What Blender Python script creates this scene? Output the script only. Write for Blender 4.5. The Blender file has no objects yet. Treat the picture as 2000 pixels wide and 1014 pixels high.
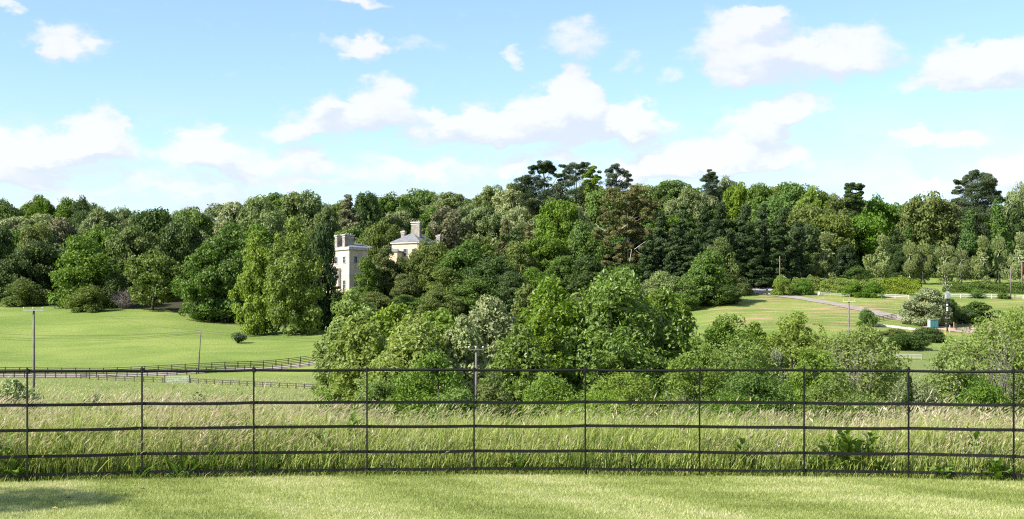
import bpy, math, random
import numpy as np
from mathutils import Vector, Matrix, Euler

SC = bpy.context.scene
COL = SC.collection
R = math.radians
F = 2600.0          # focal length in photograph pixels (2000 wide)
EYE = 1.5           # eye height above the lawn
HZ = 665.0          # horizon row of the photograph

# ------------------------------------------------------------------ camera
cam = bpy.data.objects.new('camera', bpy.data.cameras.new('camera'))
COL.objects.link(cam)
cam.location = (0, 0, EYE)
cam.rotation_euler = (R(90), 0, 0)
cam.data.sensor_width = 36
cam.data.lens = 36 * F / 2000
cam.data.shift_y = (HZ - 507) / 2000
cam.data.clip_start = 0.1
cam.data.clip_end = 9000
SC.camera = cam

# ------------------------------------------------------------------ light and sky
SUN_EL = 39.0
SUN_V = Vector((-math.cos(R(27)) * math.cos(R(SUN_EL)), -math.sin(R(27)) * math.cos(R(SUN_EL)), math.sin(R(SUN_EL))))
sun = bpy.data.objects.new('sun', bpy.data.lights.new('sun', 'SUN'))
COL.objects.link(sun)
sun.data.energy = 5.0
sun.data.angle = R(0.53)
sun.data.color = (1.0, 0.955, 0.87)
sun.rotation_euler = SUN_V.to_track_quat('Z', 'Y').to_euler()
sun.location = (-200, -60, 200)

SC.view_settings.view_transform = 'Standard'
SC.view_settings.look = 'None'
SC.view_settings.gamma = 1
SC.view_settings.exposure = 1.3
SC.cycles.use_denoising = False
SC.cycles.filter_width = 1.2
SC.cycles.sample_clamp_indirect = 6
SKY_STRENGTH = 0.092

world = bpy.data.worlds.new('World')
SC.world = world
world.use_nodes = True


class NT:
    """small helper for node trees"""
    def __init__(self, tree):
        self.t = tree
        tree.nodes.clear()

    def n(self, kind, ins=None, **kw):
        nd = self.t.nodes.new(kind)
        for k, v in kw.items():
            setattr(nd, k, v)
        for k, v in (ins or {}).items():
            sock = nd.inputs[k]
            if isinstance(v, bpy.types.NodeSocket):
                self.t.links.new(v, sock)
            else:
                sock.default_value = v
        return nd

    def m(self, op, a, b=None, c=None, clamp=False):
        ins = {0: a}
        if b is not None:
            ins[1] = b
        if c is not None:
            ins[2] = c
        nd = self.n('ShaderNodeMath', ins, operation=op)
        nd.use_clamp = clamp
        return nd.outputs[0]

    def mix(self, f, a, b, blend='MIX'):
        nd = self.n('ShaderNodeMix', data_type='RGBA', blend_type=blend)
        for i, v in ((0, f), (6, a), (7, b)):
            if isinstance(v, bpy.types.NodeSocket):
                self.t.links.new(v, nd.inputs[i])
            else:
                nd.inputs[i].default_value = v if i == 0 else (*v, 1) if len(v) == 3 else v
        return nd.outputs[2]

    def smooth(self, v, lo, hi):
        nd = self.n('ShaderNodeMapRange', {0: v, 1: lo, 2: hi, 3: 0.0, 4: 1.0}, interpolation_type='SMOOTHSTEP')
        return nd.outputs[0]


# clouds: (photo x, y, half width, half height, strength) turned into azimuth / elevation
CLOUDS = [
    (110, 75, 62, 36, .75), (100, 108, 30, 28, .5), (165, 98, 45, 24, .45), (700, 92, 70, 24, .85), (716, 74, 30, 22, .5), (810, 96, 90, 12, .3), (690, 3, 80, 14, .7), (5, 3, 40, 14, .7),
    (1120, 82, 62, 44, .6), (1012, 108, 24, 30, .6), (1232, 120, 36, 24, .4), (1298, 146, 28, 18, .4),
    (1455, 88, 112, 72, 1.0), (1540, 130, 150, 46, .85), (1660, 96, 105, 52, .9), (1490, 32, 62, 26, .7), (1890, 118, 120, 42, .95), (2010, 105, 110, 46, .9), (1800, 164, 60, 12, .6), (1940, 150, 120, 24, .6),
    (185, 250, 50, 46, .85), (110, 285, 120, 34, .9), (60, 315, 110, 36, .85), (215, 290, 70, 42, .8), (20, 350, 110, 24, .7),
    (405, 295, 62, 46, 1.0), (345, 305, 60, 32, .8), (470, 320, 66, 34, .75), (580, 315, 70, 36, .8), (300, 352, 120, 20, .6), (520, 358, 130, 20, .6), (150, 372, 120, 16, .6), (380, 378, 110, 14, .6), (620, 366, 70, 14, .6), (90, 392, 100, 12, .6),
    (650, 235, 110, 42, .85), (745, 205, 66, 56, 1.1), (640, 195, 46, 26, .7), (570, 255, 60, 24, .6), (850, 250, 90, 38, .8),
    (940, 245, 110, 44, .85), (1090, 215, 100, 44, .9), (1128, 180, 50, 48, 1.2), (1080, 245, 180, 40, .9), (1230, 230, 70, 30, .85), (1250, 250, 80, 40, .8), (1040, 275, 80, 20, .7),
    (1500, 240, 80, 40, .9), (1560, 212, 62, 32, .9), (1450, 262, 80, 24, .6),
    (1340, 318, 130, 38, 1.1), (1470, 308, 110, 34, 1.1), (1260, 330, 80, 34, .8), (1560, 330, 60, 50, .5), (1090, 312, 56, 22, .8), (1000, 325, 50, 24, .7), (880, 330, 120, 30, .6), (730, 340, 130, 30, .55),
    (1840, 272, 66, 24, .85), (1790, 272, 34, 26, .6), (1900, 266, 60, 18, .4), (1720, 350, 120, 34, .5), (1860, 350, 80, 30, .6), (1985, 335, 60, 32, .9), (2080, 320, 120, 60, .8), (-120, 300, 150, 60, .9), (2250, 230, 150, 40, .8),
    (-200, 130, 120, 34, .7),
]


def build_world():
    N = NT(world.node_tree)
    tc = N.n('ShaderNodeTexCoord')
    sep = N.n('ShaderNodeSeparateXYZ', {0: tc.outputs['Generated']})
    x, y, z = sep.outputs
    az = N.m('ARCTAN2', x, y)
    el = N.m('ARCSINE', z)
    # warp the coordinates so that outlines billow
    dirv = N.n('ShaderNodeCombineXYZ', {0: az, 1: N.m('MULTIPLY', el, 1.7), 2: 0.0}).outputs[0]
    nz = N.n('ShaderNodeTexNoise', {'Vector': dirv, 'Scale': 26.0, 'Detail': 9.0, 'Roughness': .6})
    sub = N.n('ShaderNodeVectorMath', {0: nz.outputs['Color'], 1: (.5, .5, .5)}, operation='SUBTRACT').outputs[0]
    sc_ = N.n('ShaderNodeVectorMath', {0: sub, 1: (.062, .044, 0)}, operation='MULTIPLY').outputs[0]
    base = N.n('ShaderNodeCombineXYZ', {0: az, 1: el, 2: 0.0}).outputs[0]
    wv = N.n('ShaderNodeVectorMath', {0: base, 1: sc_}, operation='ADD').outputs[0]

    def field(vec, shift=(0, 0)):
        tot = None
        for (px, py, hw, hh, s) in CLOUDS:
            a = math.atan((px - 1000) / F)
            e = math.atan((HZ - py) / math.hypot(F, px - 1000))
            ra, re = hw / F * 1.12, hh / F * 1.14
            c = N.n('ShaderNodeVectorMath', {0: vec, 1: (1 / ra, 1 / re, 0), 2: (-(a + shift[0]) / ra, -(e + shift[1]) / re, 0)}, operation='MULTIPLY_ADD').outputs[0]
            ln = N.n('ShaderNodeVectorMath', {0: c, 1: c}, operation='DOT_PRODUCT').outputs['Value']
            g = N.m('MULTIPLY_ADD', ln, -s, s, clamp=False)
            g = N.m('MAXIMUM', g, 0.0)
            tot = g if tot is None else N.m('ADD', tot, g)
        return tot
    dens = field(wv)
    # the rest of the sky away from the photographed part carries the same kind of clouds
    far = N.n('ShaderNodeTexNoise', {'Vector': dirv, 'Scale': 5.0, 'Detail': 8.0, 'Roughness': .55}).outputs['Fac']
    outm = N.m('MAXIMUM', N.smooth(N.m('ABSOLUTE', az), .46, .62), N.smooth(el, .27, .4))
    gen = N.m('MULTIPLY', N.m('MULTIPLY', N.m('MAXIMUM', N.m('SUBTRACT', far, .52), 0.0), 7.0), outm)
    dens = N.m('ADD', dens, gen)
    fine = N.n('ShaderNodeTexNoise', {'Vector': dirv, 'Scale': 60.0, 'Detail': 7.0, 'Roughness': .6}).outputs['Fac']
    d2 = N.m('ADD', dens, N.m('MULTIPLY', N.m('SUBTRACT', fine, .5), .8))
    mask = N.m('MULTIPLY', N.smooth(d2, .02, .8), .92)
    # low horizon veil
    veil = N.m('MULTIPLY', N.smooth(el, .19, .085), N.smooth(N.n('ShaderNodeTexNoise', {'Vector': dirv, 'Scale': 20.0, 'Detail': 9.0, 'Roughness': .64}).outputs['Fac'], .42, .56))
    mask = N.m('MAXIMUM', mask, N.m('MULTIPLY', veil, .80))
    # shading: sample the thickness towards the light (up and left)
    sky = N.n('ShaderNodeTexSky', sky_type='NISHITA')
    sky.sun_disc = False
    sky.sun_elevation = R(SUN_EL)
    sky.sun_rotation = math.atan2(SUN_V.x, SUN_V.y)
    sky.air_density = 1.0
    sky.dust_density = 0.35
    sky.ozone_density = 1.6
    shade_n = N.n('ShaderNodeTexNoise', {'Vector': N.n('ShaderNodeVectorMath', {0: dirv, 1: (.02, -.014, .0)}, operation='ADD').outputs[0], 'Scale': 20.0, 'Detail': 6.0, 'Roughness': .55}).outputs['Fac']
    above = field(wv, (.005, -.014))
    lit = N.smooth(N.m('ADD', N.m('ADD', N.m('MULTIPLY', N.m('SUBTRACT', dens, above), .6), N.m('MULTIPLY', shade_n, .8)), N.m('MULTIPLY', fine, .7)), .38, 1.12)
    k = 1.0 / SKY_STRENGTH / 2 ** SC.view_settings.exposure
    ccol = N.mix(lit, (.79 * k, .845 * k, .985 * k), (1.02 * k, 1.01 * k, 1.03 * k))
    skyc = N.mix(1.0, sky.outputs[0], (.975, 1.02, 1.03), 'MULTIPLY')
    col = N.mix(N.m('MULTIPLY', mask, .93), skyc, ccol)
    bg = N.n('ShaderNodeBackground', {'Color': col, 'Strength': SKY_STRENGTH})
    out = N.n('ShaderNodeOutputWorld', {'Surface': bg.outputs[0]})
    world.cycles.sampling_method = 'MANUAL'
    world.cycles.sample_map_resolution = 512


build_world()

# ------------------------------------------------------------------ terrain
DS = [0, 15, 17, 24, 35, 60, 100, 150, 200, 240, 262, 270, 285, 300, 335, 370, 400, 430, 480, 560, 640, 800, 1500, 5000]
COLS = {
    -700: [0, 0, 0, -.5, -2.3, -4.6, -5.6, -6.0, -6.2, -6.0, -5.6, -5.0, -3.6, -2.2, 2.5, 7.5, 11.0, 14.5, 22, 36, 47, 54, 58, 60],
    0:    [0, 0, 0, -.5, -2.3, -4.8, -5.8, -6.2, -6.4, -6.3, -5.9, -5.2, -4.1, -2.8, 2.2, 6.8, 10.3, 14.0, 22, 36, 46, 52, 58, 60],
    300:  [0, 0, 0, -.5, -2.3, -4.8, -6.0, -6.6, -6.8, -6.4, -5.8, -5.5, -4.0, -2.6, 2.6, 7.6, 11.2, 14.5, 22, 36, 46, 52, 58, 60],
    500:  [0, 0, 0, -.5, -2.3, -4.8, -6.0, -6.8, -7.1, -6.5, -5.7, -5.2, -3.9, -2.0, 2.1, 5.8, 10.0, 14.5, 22, 36, 47, 53, 58, 60],
    750:  [0, 0, 0, -.5, -2.3, -4.8, -6.0, -6.8, -7.0, -6.0, -4.8, -4.1, -2.4, -1.0, 3.0, 8.0, 12.0, 16.0, 25, 40, 52, 56, 60, 62],
    1000: [0, 0, 0, -.5, -2.3, -4.6, -5.6, -6.2, -6.0, -4.5, -3.0, -2.2, -.6, 1.0, 5.4, 10.5, 15.0, 20.0, 30, 46, 55, 58, 60, 62],
    1250: [0, 0, 0, -.5, -2.3, -4.5, -5.3, -5.5, -4.8, -3.0, -1.2, -.4, 1.2, 3.0, 7.0, 12.8, 17.0, 22.0, 31, 46, 54, 58, 60, 62],
    1450: [0, 0, 0, -.5, -2.3, -4.5, -5.3, -5.3, -4.2, -1.8, .4, 1.3, 3.2, 4.9, 9.0, 14.2, 18.2, 23.0, 32, 46, 53, 57, 60, 62],
    1700: [0, 0, 0, -.5, -2.3, -4.4, -5.2, -5.2, -4.4, -2.4, 0.0, 1.0, 2.8, 4.4, 8.8, 13.6, 17.7, 21.5, 29, 44, 52, 56, 60, 62],
    1900: [0, 0, 0, -.5, -2.3, -4.4, -5.2, -5.2, -4.4, -2.2, -.2, .6, 2.0, 3.4, 7.8, 12.9, 17.3, 21.3, 29, 43, 50, 55, 60, 62],
    2700: [0, 0, 0, -.5, -2.3, -4.4, -5.2, -5.2, -4.4, -2.2, -.2, .6, 2.0, 3.6, 8.2, 13.2, 17.5, 22.0, 30, 44, 51, 55, 60, 62],
}
CK = sorted(COLS)
TAB = np.array([COLS[k] for k in CK], float)
DSA = np.array(DS, float)
_h = np.diff(DSA)
_d = np.diff(TAB, axis=1) / _h


def _pchip_slopes():
    m = np.zeros_like(TAB)
    for i in range(1, TAB.shape[1] - 1):
        a, b = _d[:, i - 1], _d[:, i]
        w1, w2 = 2 * _h[i] + _h[i - 1], _h[i] + 2 * _h[i - 1]
        ok = a * b > 0
        with np.errstate(divide='ignore', invalid='ignore'):
            v = (w1 + w2) / (w1 / a + w2 / b)
        m[:, i] = np.where(ok, v, 0)
    return m


SL = _pchip_slopes()


def ground(X, Y):
    """height of the ground, vectorised"""
    X = np.atleast_1d(np.asarray(X, float)); Y = np.atleast_1d(np.asarray(Y, float))
    D = np.clip(Y, 0, 4999)
    px = np.clip(1000 + F * X / np.maximum(Y, 30), CK[0], CK[-1] - 1e-6)
    i = np.clip(np.searchsorted(DSA, D, side='right') - 1, 0, len(DS) - 2)
    h = _h[i]; t = (D - DSA[i]) / h
    h00 = 2 * t**3 - 3 * t**2 + 1; h10 = t**3 - 2 * t**2 + t; h01 = -2 * t**3 + 3 * t**2; h11 = t**3 - t**2
    ck = np.array(CK, float)
    j = np.clip(np.searchsorted(ck, px, side='right') - 1, 0, len(ck) - 2)
    u = (px - ck[j]) / (ck[j + 1] - ck[j]); u = u * u * (3 - 2 * u)

    def ev(c):
        return h00 * TAB[c, i] + h10 * h * SL[c, i] + h01 * TAB[c, i + 1] + h11 * h * SL[c, i + 1]
    z = ev(j) * (1 - u) + ev(j + 1) * u
    w = np.clip((D - 90) / 200, 0, 1) * np.clip((900 - D) / 200, 0, 1)
    z = z + w * (.35 * np.sin(X * .045 + 1.3) * np.cos(Y * .05) + .15 * np.sin(X * .13 + Y * .06))
    return z


def gz(x, y):
    return float(ground(x, y)[0])


def at(px, D, dz=0.0):
    """point on the ground seen at photo column px, D metres away"""
    X = (px - 1000) * D / F
    return Vector((X, D, gz(X, D) + dz))


def hit(px, py, lo=40, hi=520):
    """first ground point on the ray through photo pixel"""
    D = np.arange(lo, hi, .5)
    X = (px - 1000) * D / F
    y = HZ - F * (ground(X, D) - EYE) / D
    k = np.where(y <= py)[0]
    if len(k) == 0:
        return at(px, hi)
    return at(px, float(D[k[0]]))


# ------------------------------------------------------------------ object helpers
def link(o, parent=None):
    COL.objects.link(o)
    if parent is not None:
        o.parent = parent
    return o


def tag(o, label=None, cat=None, group=None, kind=None):
    if label: o['label'] = label
    if cat: o['category'] = cat
    if group: o['group'] = group
    if kind: o['kind'] = kind
    return o


def thing(name, label, cat, loc=(0, 0, 0), group=None, rz=0):
    o = bpy.data.objects.new(name, None)
    o.empty_display_size = .3
    o.location = loc
    o.rotation_euler = (0, 0, rz)
    link(o)
    return tag(o, label, cat, group)


def raw_mesh(name, V, faces_n, loops, mats=(), attr=None, smooth=False, midx=None):
    """V (n,3); faces_n loop count per face; loops flat indices"""
    me = bpy.data.meshes.new(name)
    V = np.asarray(V, np.float32)
    me.vertices.add(len(V)); me.vertices.foreach_set('co', V.ravel())
    loops = np.asarray(loops, np.int32).ravel()
    me.loops.add(len(loops)); me.loops.foreach_set('vertex_index', loops)
    fn = np.asarray(faces_n, np.int32)
    me.polygons.add(len(fn))
    st = np.concatenate(([0], np.cumsum(fn)[:-1])).astype(np.int32)
    me.polygons.foreach_set('loop_start', st)
    me.polygons.foreach_set('loop_total', fn)
    if midx is not None:
        me.polygons.foreach_set('material_index', np.asarray(midx, np.int32))
    me.polygons.foreach_set('use_smooth', np.full(len(fn), bool(smooth)))
    me.update(calc_edges=True)
    if attr is not None:
        for k, a in attr.items():
            at_ = me.attributes.new(k, 'FLOAT', 'POINT')
            at_.data.foreach_set('value', np.asarray(a, np.float32).ravel())
    for m in mats:
        me.materials.append(m)
    return me


def quads_mesh(name, V, Q, mats=(), attr=None, smooth=False):
    Q = np.asarray(Q, np.int32)
    return raw_mesh(name, V, np.full(len(Q), Q.shape[1]), Q, mats, attr, smooth)


def obj(name, me, parent=None, loc=None, label=None, kind=None):
    o = bpy.data.objects.new(name, me)
    link(o, parent)
    if loc is not None: o.location = loc
    if label: o['label'] = label
    if kind: o['kind'] = kind
    return o


class Geo:
    """collects simple solids into one mesh"""
    def __init__(self):
        self.V = []; self.Fc = []; self.n = 0

    def add(self, V, Fc):
        self.V.extend([tuple(v) for v in V])
        self.Fc.extend([[i + self.n for i in f] for f in Fc])
        self.n += len(V)

    def box(self, c, s, M=None, taper=1.0):
        x, y, z = s[0] / 2, s[1] / 2, s[2] / 2
        P = [(-x, -y, -z), (x, -y, -z), (x, y, -z), (-x, y, -z), (-x * taper, -y * taper, z), (x * taper, -y * taper, z), (x * taper, y * taper, z), (-x * taper, y * taper, z)]
        P = [Vector(p) for p in P]
        if M is not None: P = [M @ p for p in P]
        P = [p + Vector(c) for p in P]
        self.add(P, [(3, 2, 1, 0), (4, 5, 6, 7), (0, 1, 5, 4), (1, 2, 6, 5), (2, 3, 7, 6), (3, 0, 4, 7)])

    def tube(self, pts, rad, k=8, cap=True):
        pts = [Vector(p) for p in pts]
        if not hasattr(rad, '__len__'): rad = [rad] * len(pts)
        V = []; Fc = []
        for i, p in enumerate(pts):
            d = (pts[min(i + 1, len(pts) - 1)] - pts[max(i - 1, 0)]).normalized()
            a = Vector((0, 0, 1)) if abs(d.z) < .9 else Vector((1, 0, 0))
            u = d.cross(a).normalized(); w = d.cross(u)
            for j in range(k):
                t = 2 * math.pi * j / k
                V.append(p + (u * math.cos(t) + w * math.sin(t)) * rad[i])
        for i in range(len(pts) - 1):
            for j in range(k):
                Fc.append((i * k + j, i * k + (j + 1) % k, (i + 1) * k + (j + 1) % k, (i + 1) * k + j))
        if cap:
            Fc.append(tuple(reversed(range(k)))); Fc.append(tuple((len(pts) - 1) * k + j for j in range(k)))
        self.add(V, Fc)

    def mesh(self, name, mat, smooth=False):
        return raw_mesh(name, np.array(self.V, float), [len(f) for f in self.Fc], [i for f in self.Fc for i in f], [mat] if mat else [], smooth=smooth)


_ub = {}


def unit_box(mat):
    if mat.name not in _ub:
        g = Geo(); g.box((0, 0, 0), (1, 1, 1)); _ub[mat.name] = g.mesh('bar_' + mat.name, mat)
    return _ub[mat.name]


def bar(parent, name, p0, p1, w, h, mat, label=None):
    """a straight board from p0 to p1 (world), w thick, h high"""
    p0 = Vector(p0); p1 = Vector(p1); d = p1 - p0
    o = bpy.data.objects.new(name, unit_box(mat)); link(o, parent)
    q = d.to_track_quat('X', 'Z') if abs(d.normalized().z) < .9 else d.to_track_quat('X', 'Y')
    base = parent.matrix_basis.inverted() if parent is not None else Matrix.Identity(4)
    M = base @ Matrix.Translation((p0 + p1) / 2) @ q.to_matrix().to_4x4()
    o.matrix_basis = M @ Matrix.Diagonal((d.length, w, h, 1))
    if label: o['label'] = label
    return o


# ------------------------------------------------------------------ materials
MATS = {}


def mat_new(name):
    m = bpy.data.materials.new(name); m.use_nodes = True
    MATS[name] = m
    return m, NT(m.node_tree)


def leaf_mat(name, dark, light, trans=.3, rough=.55, spec=.22, var=.17):
    dark = tuple(a * b for a, b in zip(dark, (1.42, 1.36, 1.0))); light = tuple(a * b for a, b in zip(light, (1.46, 1.42, 1.05)))
    m, N = mat_new(name)
    oi = N.n('ShaderNodeObjectInfo')
    at_ = N.n('ShaderNodeAttribute', attribute_name='v')
    tc = N.n('ShaderNodeTexCoord')
    nz = N.n('ShaderNodeTexNoise', {'Vector': tc.outputs['Object'], 'Scale': 3.0, 'Detail': 3.0}).outputs['Fac']
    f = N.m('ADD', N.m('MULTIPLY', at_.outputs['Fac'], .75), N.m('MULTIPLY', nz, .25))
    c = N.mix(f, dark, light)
    hs = N.n('ShaderNodeHueSaturation', {'Color': c, 'Hue': N.m('MULTIPLY_ADD', oi.outputs['Random'], .016, .492),
                                         'Saturation': N.m('MULTIPLY_ADD', N.m('FRACT', N.m('MULTIPLY', oi.outputs['Random'], 7.3)), var * 1.2, 1 - var * .6),
                                         'Value': N.m('MULTIPLY_ADD', N.m('FRACT', N.m('MULTIPLY', oi.outputs['Random'], 13.7)), var * 1.3, 1 - var * .6)})
    p = N.n('ShaderNodeBsdfPrincipled', {'Base Color': hs.outputs[0], 'Roughness': rough, 'Specular IOR Level': spec})
    warm = N.mix(1.0, hs.outputs[0], (1.15, 1.25, .6), 'MULTIPLY')
    t = N.n('ShaderNodeBsdfTranslucent', {'Color': warm})
    mx = N.n('ShaderNodeMixShader', {0: trans, 1: p.outputs[0], 2: t.outputs[0]})
    N.n('ShaderNodeOutputMaterial', {'Surface': mx.outputs[0]})
    return m


def plain(name, col, rough=.7, col2=None, scale=8.0, bump=.0, metallic=0, stretch=(1, 1, 1), spec=.4, lo=.35, hi=.65):
    m, N = mat_new(name)
    tc = N.n('ShaderNodeTexCoord')
    mp = N.n('ShaderNodeMapping', {'Vector': tc.outputs['Object'], 'Scale': stretch})
    nz = N.n('ShaderNodeTexNoise', {'Vector': mp.outputs[0], 'Scale': scale, 'Detail': 6.0, 'Roughness': .6})
    f = N.smooth(nz.outputs['Fac'], lo, hi)
    c = N.mix(f, col, col2 or tuple(v * .7 for v in col))
    p = N.n('ShaderNodeBsdfPrincipled', {'Base Color': c, 'Roughness': rough, 'Metallic': metallic, 'Specular IOR Level': spec})
    if bump:
        b = N.n('ShaderNodeBump', {'Height': nz.outputs['Fac'], 'Strength': bump, 'Distance': .02})
        m.node_tree.links.new(b.outputs[0], p.inputs['Normal'])
    N.n('ShaderNodeOutputMaterial', {'Surface': p.outputs[0]})
    return m


L = {
    'mid':    leaf_mat('leaf_mid_green', (.045, .085, .018), (.090, .145, .030)),
    'green':  leaf_mat('leaf_fresh_green', (.048, .095, .020), (.096, .158, .034)),
    'dark':   leaf_mat('leaf_dark_green', (.026, .048, .016), (.056, .090, .027), .25),
    'olive':  leaf_mat('leaf_olive', (.054, .078, .026), (.112, .142, .050)),
    'grey':   leaf_mat('leaf_grey_green', (.068, .096, .042), (.150, .185, .092), .25, .5, .3),
    'silver': leaf_mat('leaf_silver', (.110, .140, .080), (.215, .245, .155), .25, .5, .3),
    'lime':   leaf_mat('leaf_lime', (.060, .104, .020), (.142, .196, .042), .35),
    'bright': leaf_mat('leaf_bright', (.058, .102, .018), (.108, .164, .034), .36),
    'yellow': leaf_mat('leaf_yellow', (.160, .200, .022), (.250, .280, .045), .3),
    'brown':  leaf_mat('leaf_brown', (.058, .064, .030), (.135, .132, .070), .15),
    'conifer': leaf_mat('leaf_conifer', (.018, .034, .014), (.034, .056, .020), .08, .6),
    'pine':   leaf_mat('leaf_pine', (.026, .042, .022), (.052, .072, .040), .08, .6),
    'cypress': leaf_mat('leaf_cypress', (.032, .068, .018), (.060, .105, .026), .12, .6),
    'birch':  leaf_mat('leaf_birch', (.110, .145, .066), (.190, .228, .125), .35),
    'purple': leaf_mat('leaf_purplish', (.070, .076, .050), (.122, .124, .086), .15),
    'glossy': leaf_mat('leaf_glossy', (.054, .094, .018), (.132, .190, .042), .40, .42, .35),
    'pale':   leaf_mat('leaf_pale_ash', (.100, .142, .038), (.195, .245, .090), .42, .5, .25),
    'shrub':  leaf_mat('leaf_shrub', (.080, .125, .028), (.155, .212, .055), .40),
    'laurel': leaf_mat('leaf_laurel', (.085, .128, .024), (.160, .205, .045), .3, .5),
}
BARK = plain('bark', (.10, .085, .065), .9, (.05, .042, .034), 6, .6, stretch=(4, 4, 1))
BARKW = plain('white_bark', (.62, .60, .55), .7, (.18, .16, .14), 5, .2, stretch=(1, 1, 5), lo=.5, hi=.7)
BARKG = plain('grey_twig', (.24, .205, .19), .9, (.13, .11, .10), 6)
BLACK = plain('black_iron', (.0045, .0045, .005), .5, (.008, .0075, .0075), 30, .15, spec=.25)
DARKWOOD = plain('creosoted_wood', (.030, .026, .022), .8, (.055, .048, .040), 3)
GREYWOOD = plain('weathered_wood', (.33, .31, .28), .85, (.22, .20, .18), 4)
BROWNWOOD = plain('brown_wood', (.16, .12, .085), .85, (.10, .075, .055), 4)
POLEWOOD = plain('pole_wood', (.085, .072, .060), .85, (.15, .135, .12), 3, stretch=(6, 6, .5))
REDPOLE = plain('reddish_pole', (.26, .13, .09), .85, (.18, .09, .07), 3)
WHITE = plain('white_paint', (.55, .55, .52), .6, (.42, .42, .40), 4)
PALEMETAL = plain('galvanised_metal', (.46, .48, .49), .45, (.36, .38, .39), 6, metallic=.4)
GRAVEL = plain('gravel', (.26, .22, .19), .95, (.19, .16, .14), .35)
ROADM = plain('pale_tarmac', (.30, .28, .27), .95, (.22, .21, .20), .3)
PINKDIRT = plain('pink_hardcore', (.36, .27, .22), .95, (.26, .19, .15), .4)
STONE = plain('cream_stone', (.58, .49, .32), .85, (.44, .36, .24), .5)
STONEG = plain('weathered_stone', (.30, .27, .22), .9, (.17, .155, .13), .7)
PALESTONE = plain('pale_stone', (.52, .49, .43), .9, (.36, .33, .29), 1.5)
SLATE = plain('slate', (.17, .17, .185), .6, (.12, .12, .13), .9)
GLASS = plain('window_glass', (.03, .035, .04), .12, (.02, .02, .025), 1, spec=.6)
TEAL = plain('teal_paint', (.05, .20, .20), .45, (.04, .17, .17), 2)
CREAMP = plain('cream_paint', (.62, .52, .30), .6)
ORANGEP = plain('orange_wood', (.52, .26, .12), .8)
YELLOWP = plain('yellow_paint', (.68, .48, .08), .6)


def ground_mats():
    m, N = mat_new('pasture')
    tc = N.n('ShaderNodeTexCoord')
    P = tc.outputs['Object']
    a1 = N.n('ShaderNodeTexNoise', {'Vector': P, 'Scale': .035, 'Detail': 5.0}).outputs['Fac']
    st = N.n('ShaderNodeMapping', {'Vector': P, 'Scale': (.12, .5, .3), 'Rotation': (0, 0, .35)})
    a2 = N.n('ShaderNodeTexNoise', {'Vector': st.outputs[0], 'Scale': 1.0, 'Detail': 8.0, 'Roughness': .7}).outputs['Fac']
    a3 = N.n('ShaderNodeTexNoise', {'Vector': P, 'Scale': 2.5, 'Detail': 6.0, 'Roughness': .8}).outputs['Fac']
    c = N.mix(N.smooth(a1, .35, .65), (.125, .180, .034), (.190, .236, .054))
    c = N.mix(N.m('MULTIPLY', N.smooth(a2, .42, .75), .6), c, (.225, .225, .078))
    a4 = N.n('ShaderNodeTexNoise', {'Vector': N.n('ShaderNodeMapping', {'Vector': P, 'Scale': (.03, .11, .1), 'Rotation': (0, 0, -.25)}).outputs[0], 'Scale': 1.0, 'Detail': 7.0, 'Roughness': .65}).outputs['Fac']
    c = N.mix(N.m('MULTIPLY', N.smooth(a4, .46, .62), .6), c, (.098, .155, .028))
    c = N.mix(N.m('MULTIPLY', N.smooth(a3, .35, .8), .45), c, (.085, .130, .020))
    dry = N.n('ShaderNodeAttribute', attribute_name='dry').outputs['Fac']
    dn = N.n('ShaderNodeTexNoise', {'Vector': st.outputs[0], 'Scale': .9, 'Detail': 6.0}).outputs['Fac']
    c = N.mix(N.m('MULTIPLY', dry, N.smooth(dn, .48, .68)), c, (.33, .23, .13))
    rough_ = N.n('ShaderNodeAttribute', attribute_name='rough').outputs['Fac']
    c = N.mix(N.m('MULTIPLY', rough_, .65), c, N.mix(N.smooth(a3, .3, .7), (.19, .20, .085), (.11, .14, .04)))
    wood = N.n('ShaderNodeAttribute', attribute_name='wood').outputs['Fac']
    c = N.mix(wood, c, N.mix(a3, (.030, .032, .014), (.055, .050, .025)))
    b = N.n('ShaderNodeBump', {'Height': a3, 'Strength': .8, 'Distance': .3})
    p = N.n('ShaderNodeBsdfPrincipled', {'Base Color': c, 'Roughness': .95, 'Specular IOR Level': .15, 'Normal': b.outputs[0]})
    N.n('ShaderNodeOutputMaterial', {'Surface': p.outputs[0]})
    m2, N = mat_new('lawn_turf')
    tc = N.n('ShaderNodeTexCoord'); P = tc.outputs['Object']
    a = N.n('ShaderNodeTexNoise', {'Vector': P, 'Scale': 60.0, 'Detail': 4.0, 'Roughness': .7}).outputs['Fac']
    bb = N.n('ShaderNodeTexNoise', {'Vector': P, 'Scale': .9, 'Detail': 5.0}).outputs['Fac']
    c = N.mix(N.smooth(bb, .35, .65), (.20, .24, .055), (.26, .29, .08))
    c = N.mix(N.smooth(a, .35, .65), (.12, .15, .035), c)
    b = N.n('ShaderNodeBump', {'Height': a, 'Strength': .6, 'Distance': .01})
    p = N.n('ShaderNodeBsdfPrincipled', {'Base Color': c, 'Roughness': .95, 'Specular IOR Level': .1, 'Normal': b.outputs[0]})
    N.n('ShaderNodeOutputMaterial', {'Surface': p.outputs[0]})
    return m, m2


PASTURE, TURF = ground_mats()


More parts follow.
